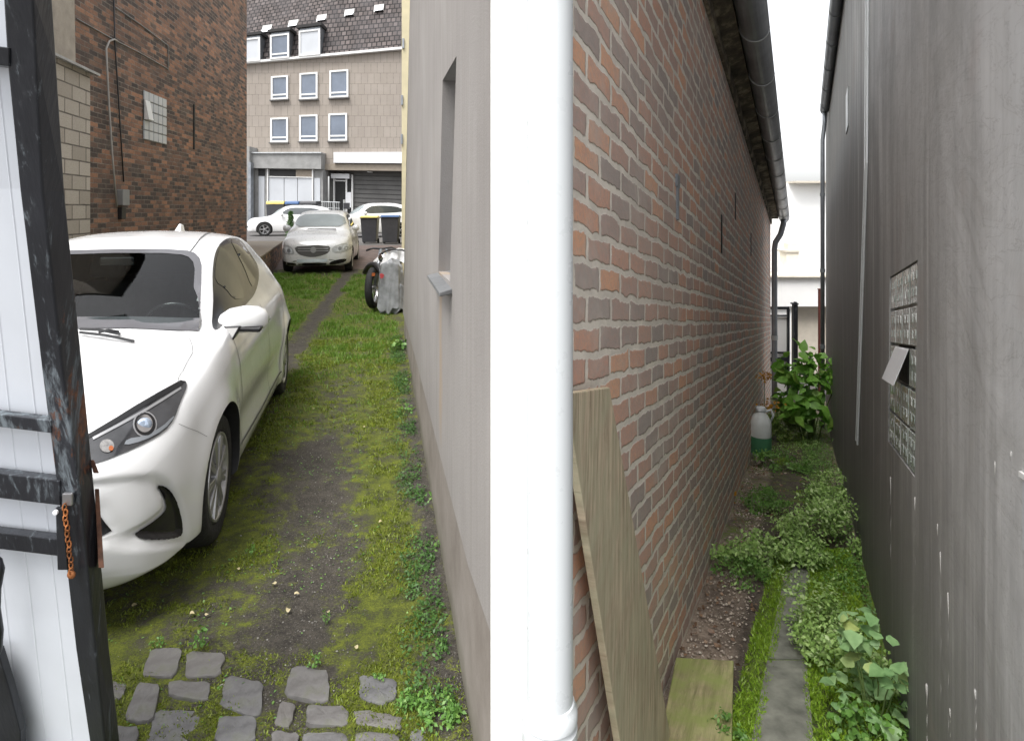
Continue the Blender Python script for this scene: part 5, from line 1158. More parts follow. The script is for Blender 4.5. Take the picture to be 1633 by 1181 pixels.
for px0, px1, lid, lb in ((429, 458, 'yellow_lid', 'dark waste container with yellow lid behind the white parked car'), (458.5, 481, 'blue_lid', 'dark waste container with blue lid behind the white parked car'), (481.5, 509, 'bin_pl', 'all dark waste container rightmost behind the white parked car')):
    Y = 38.5; t = thing('waste_container', lb, 'waste container', (((px0 + px1) / 2 - CX) * Y / F, Y, .3), 0, 'waste containers by the shop'); w_ = (px1 - px0) * Y / F / 2; H = EYE + (HY - 320.5) * Y / F - .3
    b = MB(); b.hexa([(-w_ * .85, -.4, .1), (w_ * .85, -.4, .1), (w_ * .85, .4, .1), (-w_ * .85, .4, .1), (-w_, -.5, H - .22), (w_, -.5, H - .22), (w_, .5, H - .22), (-w_, .5, H - .22)]); b.build('body', M['bin_pl'], t, bevel=.04)
    b = MB(); b.hexa([(-w_ * .99, -.55, H - .21), (w_ * .99, -.55, H - .21), (w_ * .99, .55, H - .21), (-w_ * .99, .55, H - .21), (-w_ * .97, -.5, H - .02), (w_ * .97, -.5, H - .02), (w_ * .97, .5, H), (-w_ * .97, .5, H)]); b.build('lid', M[lid], t, bevel=.04)
    for s in (-1, 1):
        b = MB(); b.lathe([(0, -.04), (.1, -.04), (.1, .04), (0, .04)], (s * w_ * .7, -.3, .1), Matrix.Rotation(R(90), 3, 'Y'), 16); b.build('wheel', M['tyre'], t)
# pole in the car park
t = thing('parking_pole', 'thin pale pole with small dark box behind the silver car', 'pole', ((549 - CX) * .030, 30, .3))
b = MB(); b.tube([(0, 0, 0), (0, 0, 1.85)], .05, 10); b.build('pole', M['zinc_lt'], t); b = MB(); b.box((0.12, -.02, 1.55), (.28, .16, .3)); b.build('box', M['bin_pl'], t, bevel=.02)
# ================================================================== GATE in the foreground
def GY_(y): return 1.15 + .55 * y / 1181
def GP(x, y, d=0.0):
    Y = GY_(y) * (1 + (50 - x) * .00022); p = P(x, y, Y); return p + Vector((0, d, 0))
ys_ = [-70, 0, 102, 305, 600, 797, 1033, 1181, 1262]
xl = np.interp(ys_, [0, 102, 305, 600, 797, 1033, 1181], [5, 11, 31, 67, 93, 120, 142]); xm = np.interp(ys_, [0, 305, 600, 797, 1181], [53, 68, 101, 129, 167]); xr = np.interp(ys_, [0, 102, 305, 600, 797, 1033, 1181], [84, 91, 104, 134, 153, 175, 192])
def ext(a):
    a = a.copy(); a[0] = a[1] - (a[2] - a[1]) * 70 / 102; a[-1] = a[-2] + (a[-2] - a[-3]) * 81 / 148; return a
xl, xm, xr = ext(xl), ext(xm), ext(xr)
gt = thing('metal_gate', 'black steel gate with white panels and rusty frame post, nearest at the left edge', 'gate', (0, 0, 0))
b = MB(); vs = []
for y, a, m_, r_ in zip(ys_, xl, xm, xr):
    A, Mi = GP(a, y), GP(m_, y); k = .065; Rp = P(r_, y, Mi.y + k)
    vs += [A, Mi, Rp, Vector((A.x + (Rp.x - Mi.x), Rp.y, A.z + Rp.z - Mi.z))]
n = len(ys_)
b.add(vs, [(i * 4 + k, i * 4 + (k + 1) % 4, (i + 1) * 4 + (k + 1) % 4, (i + 1) * 4 + k) for i in range(n - 1) for k in range(4)] + [(0, 1, 2, 3), (n * 4 - 4, n * 4 - 3, n * 4 - 2, n * 4 - 1)])
b.build('post', M['gate_rusty'], gt, bevel=.005, seg=3)
def xleft(y): return float(np.interp(y, ys_, xl))
def rail(y0, y1, name='rail', mt='gate', d0=-.004, dep=.03):
    b = MB(); s = .12; X1 = xleft((y0 + y1) / 2) + 6; X0 = -428 + .118 * ((y0 + y1) / 2 - 55 - 600); vs = []
    for x in (X0, X1):
        o_ = (x - 70) * s
        vs.append([GP(x, y1 + o_, d0), GP(x, y1 + o_, d0 + dep), GP(x, y0 + o_, d0 + dep), GP(x, y0 + o_, d0)])
    b.hexa([vs[0][0], vs[1][0], vs[1][1], vs[0][1], vs[0][3], vs[1][3], vs[1][2], vs[0][2]]); return b.build(name, M[mt], gt, bevel=.002)
rail(83, 113); rail(668, 688); rail(762, 801); rail(856, 882); rail(1215, 1250)
b = MB(); xs_ = np.arange(-420, 175, 2.0)
def rib(x): u = ((x + 3) % 42) / 42; return .004 if u < .93 else .0025
vs = []; rows_ = [-70, 300, 700, 1000, 1240]
for y in rows_:
    for s_ in xs_:
        x = s_ + .118 * (y - 600) - 10; x = min(x, xleft(y) + 12); vs.append(GP(x, y, .036 + rib(s_)))
m_ = len(xs_); b.add(vs, [(i * m_ + k, i * m_ + k + 1, (i + 1) * m_ + k + 1, (i + 1) * m_ + k) for i in range(len(rows_) - 1) for k in range(m_ - 1)]); b.build('panel', M['gate_white'] if 'gate_white' in M else M['white_metal'], gt, fix=False)
b = MB(); b.tube([GP(-3, 884, -.012), GP(5, 889, -.014), GP(9, 902, -.014), GP(3, 935, -.014), (GP(2, 965, -.014)), GP(7, 1000, -.014), GP(4, 1030, -.012), GP(-4, 1045, -.01)], .0085, 8); b.build('latch_lever', M['gate'], gt, smooth=True)
b = MB(); b.add([GP(-60, 1030, -.012), GP(2, 1032, -.012), GP(20, 1090, -.012), GP(38, 1160, -.012), GP(36, 1240, -.012), GP(-60, 1240, -.012)] + [GP(-60, 1030, .01), GP(2, 1032, .01), GP(20, 1090, .01), GP(38, 1160, .01), GP(36, 1240, .01), GP(-60, 1240, .01)], [(0, 1, 2, 3, 4, 5), (6, 7, 8, 9, 10, 11)] + [(i, (i + 1) % 6, 6 + (i + 1) % 6, 6 + i) for i in range(6)]); b.build('brace', M['gate'], gt, bevel=.002)
b = MB(); vs = []; yy = [-125, 300, 700, 1000, 1190]
for y in yy:
    x = -430 + .118 * (y - 600); A = GP(x - 22, y, -.006); B = GP(x + 16, y, -.006); vs += [A, B, B + Vector((0, .055, 0)), A + Vector((0, .055, 0))]
b.add(vs, [(i * 4 + k, i * 4 + (k + 1) % 4, (i + 1) * 4 + (k + 1) % 4, (i + 1) * 4 + k) for i in range(4) for k in range(4)] + [(0, 1, 2, 3), (16, 17, 18, 19)]); b.build('stile', M['gate'], gt, bevel=.004)
def xmid(y): return float(np.interp(y, ys_, xm))
b = MB(); 
def gx(x, y, d): return GP(x, y, d)
b.hexa([gx(96, 905, -.010), gx(112, 905, -.010), gx(112, 905, -.001), gx(96, 905, -.001), gx(93, 806, -.010), gx(104, 806, -.010), gx(104, 806, -.001), gx(93, 806, -.001)]); b.build('keep_bar', M['gate'], gt, bevel=.002)
b = MB(); b.hexa([gx(104, 803, -.012), gx(120, 803, -.012), gx(120, 803, -.001), gx(104, 803, -.001), gx(104, 783, -.012), gx(120, 783, -.012), gx(120, 783, -.001), gx(104, 783, -.001)]); b.build('bracket', M['steel_lt'], gt, bevel=.003)
b = MB(); c = GP(97, 811, -.014); b.lathe([(0, .0), (.006, .001), (.006, .006), (0, .007)], c, Matrix.Rotation(R(90), 3, 'X'), 14); b.build('bolt', M['white_metal'], gt)
for (x0, x1, y0, y1) in ((143, 150, 733, 754), (151, 158, 779, 905)):
    b = MB(); Yp = GY_(y0) + .04
    b.hexa([P(x0 + 6, y1, Yp), P(x1 + 8, y1, Yp), P(x1 + 8, y1, Yp + .03), P(x0 + 6, y1, Yp + .03), P(x0, y0, Yp), P(x1, y0, Yp), P(x1, y0, Yp + .03), P(x0, y0, Yp + .03)]); b.build('hinge_plate', M['rusty_steel'], gt, bevel=.002)
# rusty chain
ch = thing('rusty_chain', 'short orange rusty chain hanging on the black gate post', 'chain', GP(112, 800, -.02))
base = ch.location.copy(); k = 13
for i in range(k):
    f_ = i / (k - 1); c = GP(111 + 11 * f_ + 1.0 * math.sin(i * 2), 803 + 100 * f_, -.017) - base
    b = MB(); n = 14; pts = []
    for j in range(n + 1):
        th = 2 * math.pi * j / n; u, v = .0045 * math.cos(th), .0085 * math.sin(th)
        pts.append(c + (Vector((u, 0, v)) if i % 2 else Vector((u * .35, u, v))))
    b.tube(pts, .0017, 6, cap=False); b.build('link', M['rust'], ch, smooth=True)
b = MB(); c = GP(122, 909, -.018) - base; b.lathe([(0, -.003), (.009, -.003), (.0105, 0), (.009, .003), (0, .003)], c, Matrix.Rotation(R(90), 3, 'X'), 16); b.build('padlock', M['rust'], ch, smooth=True)

# ================================================================== PAVING STONES
ST = [[(190, 405), (330, 405), (290, 525), (145, 530)], [(345, 420), (510, 425), (480, 522), (325, 530)], [(20, 545), (95, 560), (60, 620), (0, 610)], [(130, 550), (235, 560), (190, 725), (70, 715)],
 [(265, 545), (440, 550), (430, 630), (260, 605)], [(510, 515), (668, 545), (655, 700), (475, 655)], [(790, 472), (950, 505), (940, 640), (752, 600)], [(1070, 520), (1240, 545), (1225, 625), (1170, 655), (1075, 622)],
 [(735, 628), (805, 640), (780, 738), (708, 728)], [(850, 648), (1025, 662), (1030, 742), (845, 735)], [(1050, 675), (1255, 705), (1252, 768), (1058, 740)], [(480, 700), (640, 705), (635, 815), (450, 812)],
 [(200, 660), (420, 665), (400, 830), (160, 830)], [(705, 760), (815, 765), (812, 860), (688, 860)], [(1060, 768), (1250, 790), (1245, 870), (1055, 860)], [(835, 765), (1030, 770), (1030, 850), (832, 845)], [(1290, 758), (1490, 772), (1495, 850), (1290, 840)],
 [(20, 740), (140, 745), (120, 850), (0, 850)]]
SLAB = ['grey paving stone at the back left of the cobbled strip', 'dark stained paving stone second from left in the back row', 'cut-off paving stone half behind the gate post', 'long tilted paving stone beside the gate post',
 'wide low paving stone set below the dark stained one', 'large square paving stone left of the muddy gap', 'largest square paving stone below the small leafy weed', 'five-sided paving stone with dark hole, rightmost of the back row',
 'small upright brownish stone between two larger pavers', 'pale brownish oblong paver in the middle front', 'slanting grey oblong paver on the right front', 'rounded grey paver at the bottom edge left of centre',
 'mossy buried paver at the bottom left', 'pale cut paver at the bottom edge beside the small upright stone', 'cut paver under the slanting oblong paver', 'dark paver under the pale brownish oblong', 'brown half-buried paver nearest the house plinth', 'corner of a paver at the bottom edge against the gate post']
for i, q in enumerate(ST):
    g_ = [G(170 + x / 2.664, 880 + y / 2.664) for x, y in q]; c = sum(g_, Vector()) / len(g_); pts = [(p.x - c.x, p.y - c.y) for p in g_]
    pts = [(x * 1.0, y * 1.0) for x, y in pts]; out = []
    for k in range(len(pts)):
        a, d_ = pts[k], pts[(k + 1) % len(pts)]
        for f_ in (.12, .3, .5, .7, .88): out.append((a[0] + (d_[0] - a[0]) * f_ + random.uniform(-.0035, .0035), a[1] + (d_[1] - a[1]) * f_ + random.uniform(-.0035, .0035)))
    n = len(out); b = MB(); vs = []; hh = .010 + random.uniform(-.003, .004) - (.007 if i in (12, 16) else 0)
    rings = [(1.0, -.06), (1.0, hh - .007), (.975, hh - .001), (.93, hh), (.6, hh + .0015), (.3, hh + .0005)]
    for s_, z in rings:
        for x, y in out: vs.append((x * s_, y * s_, z + (random.uniform(-.0022, .0022) if z > 0 else 0)))
    vs.append((0, 0, hh)); fs = [(r * n + k, r * n + (k + 1) % n, (r + 1) * n + (k + 1) % n, (r + 1) * n + k) for r in range(len(rings) - 1) for k in range(n)] + [((len(rings) - 1) * n + k, (len(rings) - 1) * n + (k + 1) % n, len(vs) - 1) for k in range(n)]
    b.add(vs, fs); o = b.build('paving_stone', M['stone'], None, smooth=True); o.location = (c.x, c.y, -.004 + float(yard_z(np.array([c.x]), np.array([c.y]))[0]) * .6)
    es = o.modifiers.new('es', 'EDGE_SPLIT'); es.split_angle = R(50)
    tag(o, SLAB[i] if i < len(SLAB) else 'worn paving stone just below the visible cobbled strip', 'paving stone', 'paving stones at the front of the yard')

# ================================================================== VEGETATION
def leaves_mesh(pos, nrm, size, aspect=.55, fold=.25, six=False, rng=RNG):
    n = len(pos); r = rng.normal(size=(n, 3)); nrm = nrm / np.linalg.norm(nrm, axis=1, keepdims=True)
    t = r - (r * nrm).sum(1, keepdims=True) * nrm; t /= np.linalg.norm(t, axis=1, keepdims=True); s = np.cross(nrm, t); L = size[:, None]
    if not six:
        V = np.stack([pos, pos + t * L * .5 + s * L * aspect * .5 + nrm * L * fold * .5, pos + t * L, pos + t * L * .5 - s * L * aspect * .5 + nrm * L * fold * .5], 1)
        Fc = np.arange(n * 4).reshape(n, 4); return V.reshape(-1, 3), Fc
    d = -nrm * L * .12
    V = np.stack([pos, pos + t * L * .28 + s * L * aspect * .52 + nrm * L * fold * .4, pos + t * L * .62 + s * L * aspect * .42 + nrm * L * fold * .3 + d * .3, pos + t * L + d * 2, pos + t * L * .62 - s * L * aspect * .42 + nrm * L * fold * .3 + d * .3, pos + t * L * .28 - s * L * aspect * .52 + nrm * L * fold * .4, pos + t * L * .45], 1)
    Fc = (np.arange(n)[:, None, None] * 7 + np.array([[0, 1, 2, 6], [6, 2, 3, 4], [0, 6, 4, 5]])).reshape(-1, 4)
    return V.reshape(-1, 3), Fc
def bush(name, label, c, w, h, n, ls, mat, cat='plant', group=None, stems=9, aspect=.55, up=.8, six=False, d=None, clump=5, stemr=.0025, dome=.5, clear=None):
    """A plant: stems rising from the base, leaves in clumps through the volume."""
    c = Vector(c); t = thing(name, label, cat, c, 0, group); d = d or w; rng = np.random.default_rng(abs(hash((round(c.x, 3), round(c.y, 3)))) % 2**31 if False else int(abs(c.x * 1000) + abs(c.y * 777)))
    cc = rng.uniform(-1, 1, (clump * 6, 3)); cc[:, 2] = rng.uniform(.25, 1, len(cc)); rad = np.sqrt(cc[:, 0]**2 + cc[:, 1]**2); cc = cc[rad < 1][:clump * 3]
    cc[:, 2] *= 1 - dome * (cc[:, 0]**2 + cc[:, 1]**2); cc = cc * np.array([w / 2, d / 2, h])
    k = rng.integers(0, len(cc), n); pos = cc[k] + rng.normal(size=(n, 3)) * np.array([w, d, h * .8]) * .09; pos[:, 2] = np.clip(pos[:, 2], h * .03, h * 1.08)
    pos[:, 0] = np.clip(pos[:, 0], -w * .55, w * .55); pos[:, 1] = np.clip(pos[:, 1], -d * .55, d * .55)
    if clear:
        lo, hi = clear; X = pos[:, 0] + c.x - .46 * (pos[:, 1] + c.y); X2_ = np.clip(X, lo, hi); pos[:, 0] += X2_ - X
    nr = rng.normal(size=(n, 3)) * .55 + np.array([0, 0, up]); nr[:, 0] += pos[:, 0] / w; nr[:, 1] += pos[:, 1] / d - .2
    sz = ls * rng.uniform(.55, 1.25, n); V, Fc = leaves_mesh(pos, nr, sz, aspect, .25, six, rng)
    np_mesh('leaves', V, Fc, M[mat], t, smooth=six)
    b = MB()
    for i in range(min(stems, len(cc))):
        q = Vector(cc[i]); b.tube([Vector((q.x * .25, q.y * .25, -.02)), Vector((q.x * .6, q.y * .6, q.z * .55)), q], [stemr * 1.3, stemr, stemr * .6], 5)
    b.build('stem', M['stem'], t); return t
def blades(name, X, Y, Z, h, wd, mat, lean=.4, rng=RNG):
    n = len(X); th = rng.uniform(0, 2 * np.pi, n); ph = rng.uniform(0, 2 * np.pi, n); hh = h * rng.uniform(.5, 1.3, n); l = hh * lean * rng.uniform(.2, 1.4, n)
    b0 = np.stack([X, Y, Z], 1); s = np.stack([np.cos(th), np.sin(th), np.zeros(n)], 1) * (wd * rng.uniform(.6, 1.3, n))[:, None] / 2; tip = b0 + np.stack([np.cos(ph) * l, np.sin(ph) * l, hh], 1)
    md = (b0 + tip) / 2 + np.array([0, 0, 1]) * (hh * .12)[:, None]
    V = np.stack([b0 - s, b0 + s, md + s * .8, tip, md - s * .8], 1).reshape(-1, 3)
    me_f = (np.arange(n)[:, None, None] * 5 + np.array([[0, 1, 2, 4]])).reshape(-1, 4); tri = (np.arange(n)[:, None] * 5 + np.array([[4, 2, 3, 3]]))
    me = bpy.data.meshes.new(name); me.vertices.add(len(V)); me.vertices.foreach_set('co', V.astype('f').ravel())
    q = me_f; t3 = np.arange(n)[:, None] * 5 + np.array([4, 2, 3]); loops = np.concatenate([q.ravel(), t3.ravel()]).astype('i')
    me.loops.add(len(loops)); me.loops.foreach_set('vertex_index', loops); me.polygons.add(2 * n)
    me.polygons.foreach_set('loop_start', np.concatenate([np.arange(n) * 4, n * 4 + np.arange(n) * 3]).astype('i')); me.polygons.foreach_set('loop_total', np.concatenate([np.full(n, 4), np.full(n, 3)]).astype('i'))
    me.update(calc_edges=True); me.materials.append(M[mat]); return link(bpy.data.objects.new(name, me))
def scatter(n, y0, y1, lat0, lat1, keep, power=1.0):
    Y = y0 + (y1 - y0) * RNG.random(n) ** power; a = RNG.uniform(lat0, lat1, n); X = a - .206 * Y; k = RNG.random(n) < keep(a, X, Y); return X[k], Y[k]
# yard: grass beyond, moss tufts near
def cl(x): return np.clip(x, 0, 1)
def patchy(X, Y, sc, th, seed): return cl((fbm(X, Y, sc, 4, seed) - th) * 6)
X, Y = scatter(230000, 4.6, 16.0, -3.4, .22, lambda a, X, Y: cl((yard_masks(X, Y) - .45) * 2.5) * cl((Y - 4.6) / 3) * (.10 + .90 * patchy(X, Y, 2.4, .44, 50)) * (.2 + .8 * patchy(X, Y, 7, .45, 51)), 1.2)
tag(blades('grass', X, Y, yard_z(X, Y) - .004, .014 + .0052 * Y * cl(fbm(X, Y, 1.5, 3, 60) * 1.6), .0045 + .00035 * Y, 'grass', .7), 'short bright green grass on the far half of the yard', 'grass', kind='stuff')
X, Y = scatter(210000, 1.45, 8.0, -2.2, .25, lambda a, X, Y: cl((yard_masks(X, Y) - .50 + .9 * (fbm(X, Y, 11, 3, 71) - .5)) * 3) * patchy(X, Y, 5, .36, 70), 1.5)
tag(blades('moss', X, Y, yard_z(X, Y) - .002, .009 + .0012 * Y, .0032 + .0006 * Y, 'moss', .9), 'olive moss tufts over the near yard soil', 'moss', kind='stuff')
Y = RNG.uniform(1.42, 2.35, 26000); X = RNG.uniform(-1.25, -.12, 26000); k = (fbm(X, Y, 7, 4, 77) > .44) & (RNG.random(26000) < .9)
for q in ST: k &= ~in_poly(np.stack([X, Y], 1), [(p.x, p.y) for p in (G(170 + x / 2.664, 880 + y / 2.664) for x, y in q)])
X, Y = X[k], Y[k]
tag(blades('moss', X, Y, yard_z(X, Y) - .002, .007, .0042, 'moss', 1.2), 'bright moss in the joints between the paving stones', 'moss', kind='stuff')
# low weeds along the plinth
X, Y = scatter(16000, 1.7, 8.1, .06, .245, lambda a, X, Y: patchy(X, Y, 4.2, .42, 80) * cl((a - .06) / .08))
n = len(X); V, Fc = leaves_mesh(np.stack([X, Y, yard_z(X, Y) + RNG.uniform(0, .03, n)], 1), RNG.normal(size=(n, 3)) * .4 + [0, 0, 1], RNG.uniform(.008, .022, n))
tag(np_mesh('weeds', V, Fc, M['leaf_dark']), 'low dark weeds along the foot of the house plinth', 'weeds', kind='stuff')
X, Y = scatter(5200, 2.0, 6.5, -1.2, .2, lambda a, X, Y: patchy(X, Y, 3, .45, 85) * .6)
n = len(X); V, Fc = leaves_mesh(np.stack([X, Y, yard_z(X, Y) + .004], 1), RNG.normal(size=(n, 3)) * .3 + [0, 0, 1], RNG.uniform(.006, .018, n))
tag(np_mesh('undergrowth', V, Fc, M['leaf_mid']), 'tiny sprouting weeds scattered through the moss', 'weeds', kind='stuff')
def pebbles(name, X, Y, Z, sz, mat):
    n = len(X); o8 = np.array([[1, 0, 0], [0, 1, 0], [-1, 0, 0], [0, -1, 0], [0, 0, .7], [0, 0, -.7]]); s = sz * RNG.uniform(.5, 1.3, n)
    V = np.stack([X, Y, Z], 1)[:, None] + o8[None] * s[:, None, None] * RNG.uniform(.6, 1.2, (n, 1, 3)); th = RNG.uniform(0, 6.28, n)
    Fc = (np.arange(n)[:, None, None] * 6 + np.array([[0, 1, 4], [1, 2, 4], [2, 3, 4], [3, 0, 4], [1, 0, 5], [2, 1, 5], [3, 2, 5], [0, 3, 5]])).reshape(-1, 3); return np_mesh(name, V.reshape(-1, 3), Fc, M[mat])
X, Y = scatter(5200, 1.7, 9, -1.7, .2, lambda a, X, Y: .15 + .85 * np.exp(-((a + .36) / .25)**2) * patchy(X, Y, 3, .4, 90))
tag(pebbles('gravel', X, Y, yard_z(X, Y) + .002, .0042, 'pebble'), 'fine gravel and grit on the bare soil strip', 'gravel', kind='stuff')
WD = [(652, 655, 22, 16, 'small weed on the soil edge level with the car window'), (705, 1040, 26, 26, 'weed on the soil edge halfway along the plinth'), (500, 1058, 24, 22, 'small leafy weed above the largest square paver'), (322, 1030, 34, 30, 'tufty weed above the dark stained paver'), (250, 1030, 22, 12, 'small weed above the back left paver'),
 (690, 800, 24, 20, 'weed under the plinth beside the dark soil'), (700, 880, 22, 22, 'weed against the plinth nearest the rust mark'), (605, 1082, 20, 14, 'small weed above the five-sided paver'), (398, 884, 18, 12, 'tiny star-shaped weed right of the hatchback front wheel'), (645, 560, 40, 26, 'leafy weed where the grass meets the house plinth'), (660, 610, 26, 20, 'pale green weed at the plinth beyond the middle'), (520, 990, 14, 26, 'thin grass-like sprout in the bare soil')]
for x, y, w_, h_, lb in WD:
    c = G(x, y); s_ = c.y / F; bush('weed', lb, c + Vector((0, 0, .004)), w_ * s_, h_ * s_ * .9, 40, max(.009, w_ * s_ * .24), 'leaf_mid', 'weed', 'weeds on the yard', 4, clump=3, stemr=.0012)
c = G(700, 1150); bush('weed_bush', 'largest leafy weed bush at the plinth corner beside the paving stones', c, .13, .085, 420, .019, 'leaf_mid', 'weed', 'weeds on the yard', 9, stemr=.0012)
c = G(655, 1128); bush('weed_bush', 'smaller leafy weed bush left of the largest one at the plinth corner', c, .09, .05, 200, .015, 'leaf_mid', 'weed', 'weeds on the yard', 9, stemr=.0012)
FL = [(460, 972, 'largest pale fallen leaf above the middle pavers'), (523, 976, 'pinkish fallen leaf beside a grass sprout'), (330, 979, 'yellow fallen leaf left of centre on the moss'), (306, 978, 'small pale fallen leaf left of the yellow one'), (473, 948, 'pale beige leaf with curled edge in mid soil'), (607, 833, 'pale leaf lying on the bright moss strip'), (580, 683, 'pale leaf far up the moss strip'), (437, 930, 'tiny white leaf right of the hatchback wheel'), (500, 655, 'small pale leaf beside the bare track'), (215, 964, 'white petal-like leaf in the car shadow'), (568, 1035, 'brown curled leaf above the five-sided paver'), (380, 905, 'small straw leaf by the front wheel')]
for i, (x, y, lb) in enumerate(FL):
    c = G(x, y); b = MB(); s_ = .013 if i == 0 else random.uniform(.007, .0115)
    th = random.uniform(0, 6.28); d1 = Vector((math.cos(th), math.sin(th), 0)); d2 = Vector((-d1.y, d1.x, 0)); z = Vector((0, 0, 1))
    rim_ = [(d1 * math.cos(a) * (1 + .2 * math.sin(3 * a)) + d2 * math.sin(a) * .75) * s_ + z * (s_ * (.35 + .3 * math.sin(2 * a + i))) for a in [2 * math.pi * k / 12 for k in range(12)]]
    b.add([Vector((0, 0, s_ * .2))] + rim_, [(0, k + 1, (k + 1) % 12 + 1) for k in range(12)]); o = b.build('fallen_leaf', M['dry_leaf'], None, smooth=True); zz = float(yard_z(np.array([c.x]), np.array([c.y]))[0]); o.location = (c.x, c.y, zz + .014)
    tag(o, lb, 'leaf', 'fallen leaves on the yard')

# ---- conifer in a pot line, beyond the silver car
t = thing('small_conifer', 'small dark green conical shrub in front of the white side-on car', 'shrub', ((463.5 - CX) * .029, 29, .3))
rng = np.random.default_rng(5); n = 1500; hz = rng.random(n) ** .8; th = rng.uniform(0, 6.28, n); rr = .26 * (1 - hz * .75) * np.sqrt(rng.random(n)) * (1 + .2 * np.sin(th * 3 + hz * 9)); pos = np.stack([rr * np.cos(th), rr * np.sin(th), .08 + hz * 1.2], 1)
V, Fc = leaves_mesh(pos, rng.normal(size=(n, 3)) + [0, 0, .6], rng.uniform(.05, .1, n), .4); np_mesh('crown', V, Fc, M['leaf_dark'], t)
b = MB(); b.tube([(0, 0, -.02), (0, 0, .5), (0, 0, 1.1)], [.03, .02, .008], 6); b.build('trunk', M['stem'], t)

# ================================================================== COVERED MOTORCYCLE
mc = thing('covered_motorcycle', 'motorcycle under grey plastic sheet at the far end of the pale rendered house', 'motorcycle', ((612 - CX) * .0104, 10.4, 0), R(18))
def moto_wheel(c, ang):
    Mx = Matrix.Rotation(ang, 3, 'Z') @ Matrix.Rotation(R(90), 3, 'Y'); b = MB()
    b.lathe([(.25, -.05), (.30, -.06), (.335, -.035), (.34, 0), (.335, .035), (.30, .06), (.25, .05)], c, Mx, 40); w_ = b.build('wheel', M['tyre'], mc, smooth=True)
    b = MB(); b.lathe([(.25, -.04), (.262, -.03), (.262, .03), (.25, .04), (.235, .02), (.235, -.02)], c, Mx, 40); b.lathe([(0, -.07), (.035, -.06), (.035, .06), (0, .07)], c, Mx, 14)
    for k in range(8):
        a = math.pi * k / 4; b.tube([Vector(c) + Mx @ Vector((.03 * math.cos(a), .03 * math.sin(a), 0)), Vector(c) + Mx @ Vector((.24 * math.cos(a), .24 * math.sin(a), 0))], .008, 5)
    b.build('rim', M['rim'], w_)
moto_wheel((-.17, -.05, .38), R(-22)); moto_wheel((.30, 1.25, .34), R(-8))
b = MB(); b.tube([(-.16, -.05, .38), (-.08, .12, .72), (-.02, .25, .98)], .03, 8); b.tube([(.0, -.03, .38), (.04, .14, .72), (.08, .26, .98)], .03, 8); b.build('fork', M['zinc'], mc, smooth=True)
b = MB(); n = 12
for i in range(n + 1):
    a = R(20 + 150 * i / n)
pts = [Vector((-.17 + .40 * math.cos(R(a)) * -.35, -.05 + .37 * math.cos(R(a)), .38 + .38 * math.sin(R(a)))) for a in range(35, 175, 12)]
b.tube(pts, .045, 8); b.build('mudguard', M['black_pl'], mc, smooth=True)
b = MB(); b.tube([(-.26, .26, .97), (-.16, .20, 1.01), (0, .26, .99), (.16, .30, 1.01), (.26, .40, .97)], .017, 8); b.build('handlebar', M['black_pl'], mc, smooth=True)
b = MB(); b.lathe([(0, -.1), (.07, -.08), (.09, 0), (.085, .06), (0, .08)], (.0, .02, .86), Matrix.Rotation(R(80), 3, 'X'), 20); b.build('headlight', M['chrome'], mc, smooth=True)
b = MB(); b.lathe([(0, 0), (.10, .04), (.16, .14), (.17, .3), (.12, .42), (0, .46)], (.14, .45, .62), Matrix.Rotation(R(-80), 3, 'X'), 20); b.build('fuel_tank', M['black_pl'], mc, smooth=True)
b = MB(); b.box((.22, .98, .78), (.26, .62, .12), R(-14)); b.build('seat', M['tyre'], mc, bevel=.05, seg=3)
b = MB(); b.box((.16, .6, .42), (.28, .5, .34), R(-12)); b.build('engine', M['zinc'], mc, bevel=.06, seg=3)
b = MB(); b.box((-.20, -.32, .62), (.05, .02, .05)); b.build('reflector', M['amber'], mc)
def drape(name, cx, cy, rx, ry, z0, z1, mat, seed, top=.35, fold=.11, parent=None):
    rng = np.random.default_rng(seed); nt_, nh = 72, 26; ph = rng.uniform(0, 6.28, 4); vs = []
    for j in range(nh + 1):
        v = j / nh; z = z1 - (z1 - z0) * max(0, (v - .3) / .7) ** 1.0 if v > .3 else z1 + .04 * (1 - v / .3)
        for i in range(nt_):
            th = 2 * math.pi * i / nt_; rb = (v / .3 * .82) if v < .3 else .82 + .22 * ((v - .3) / .7)
            fd = 1 + fold * v * (math.sin(5 * th + ph[0]) * .6 + math.sin(9 * th + ph[1] + 2 * v) * .45 + math.sin(17 * th + ph[2] + 5 * v) * .22)
            zz = z + .05 * math.sin(3 * th + ph[3]) * v + .025 * math.sin(11 * th + 3) * v - (.05 * math.cos(th * 2) if v < .4 else 0)
            vs.append((cx + rx * rb * fd * math.cos(th), cy + ry * rb * fd * math.sin(th), zz))
    b = MB(); b.add(vs, [(j * nt_ + i, j * nt_ + (i + 1) % nt_, (j + 1) * nt_ + (i + 1) % nt_, (j + 1) * nt_ + i) for j in range(nh) for i in range(nt_)])
    o = b.build(name, M[mat], parent, smooth=True); return o
sh = thing('plastic_sheet', 'crumpled grey plastic sheet draped over the motorcycle', 'plastic sheet', ((623 - CX) * .0100, 10.05, 0))
drape('sheet', 0, 0, .215, .24, .10, .80, 'plastic_cover', 3, fold=.14, parent=sh); drape('lower_fold', .10, .06, .26, .22, .03, .42, 'plastic_cover', 8, fold=.2, parent=sh)
tp = thing('white_tarpaulin', 'white tarpaulin bundled on top of the covered motorcycle', 'tarpaulin', ((631 - CX) * .0103, 10.6, .80))
drape('bundle', 0, 0, .34, .42, -.06, .13, 'cover_white', 14, fold=.22, parent=tp)
b = MB(); b.tube([(-.28, -.2, .12), (-.1, -.36, .20), (.12, -.38, .2), (.3, -.3, .12)], .014, 8); b.build('strap', M['black_pl'], tp, smooth=True)
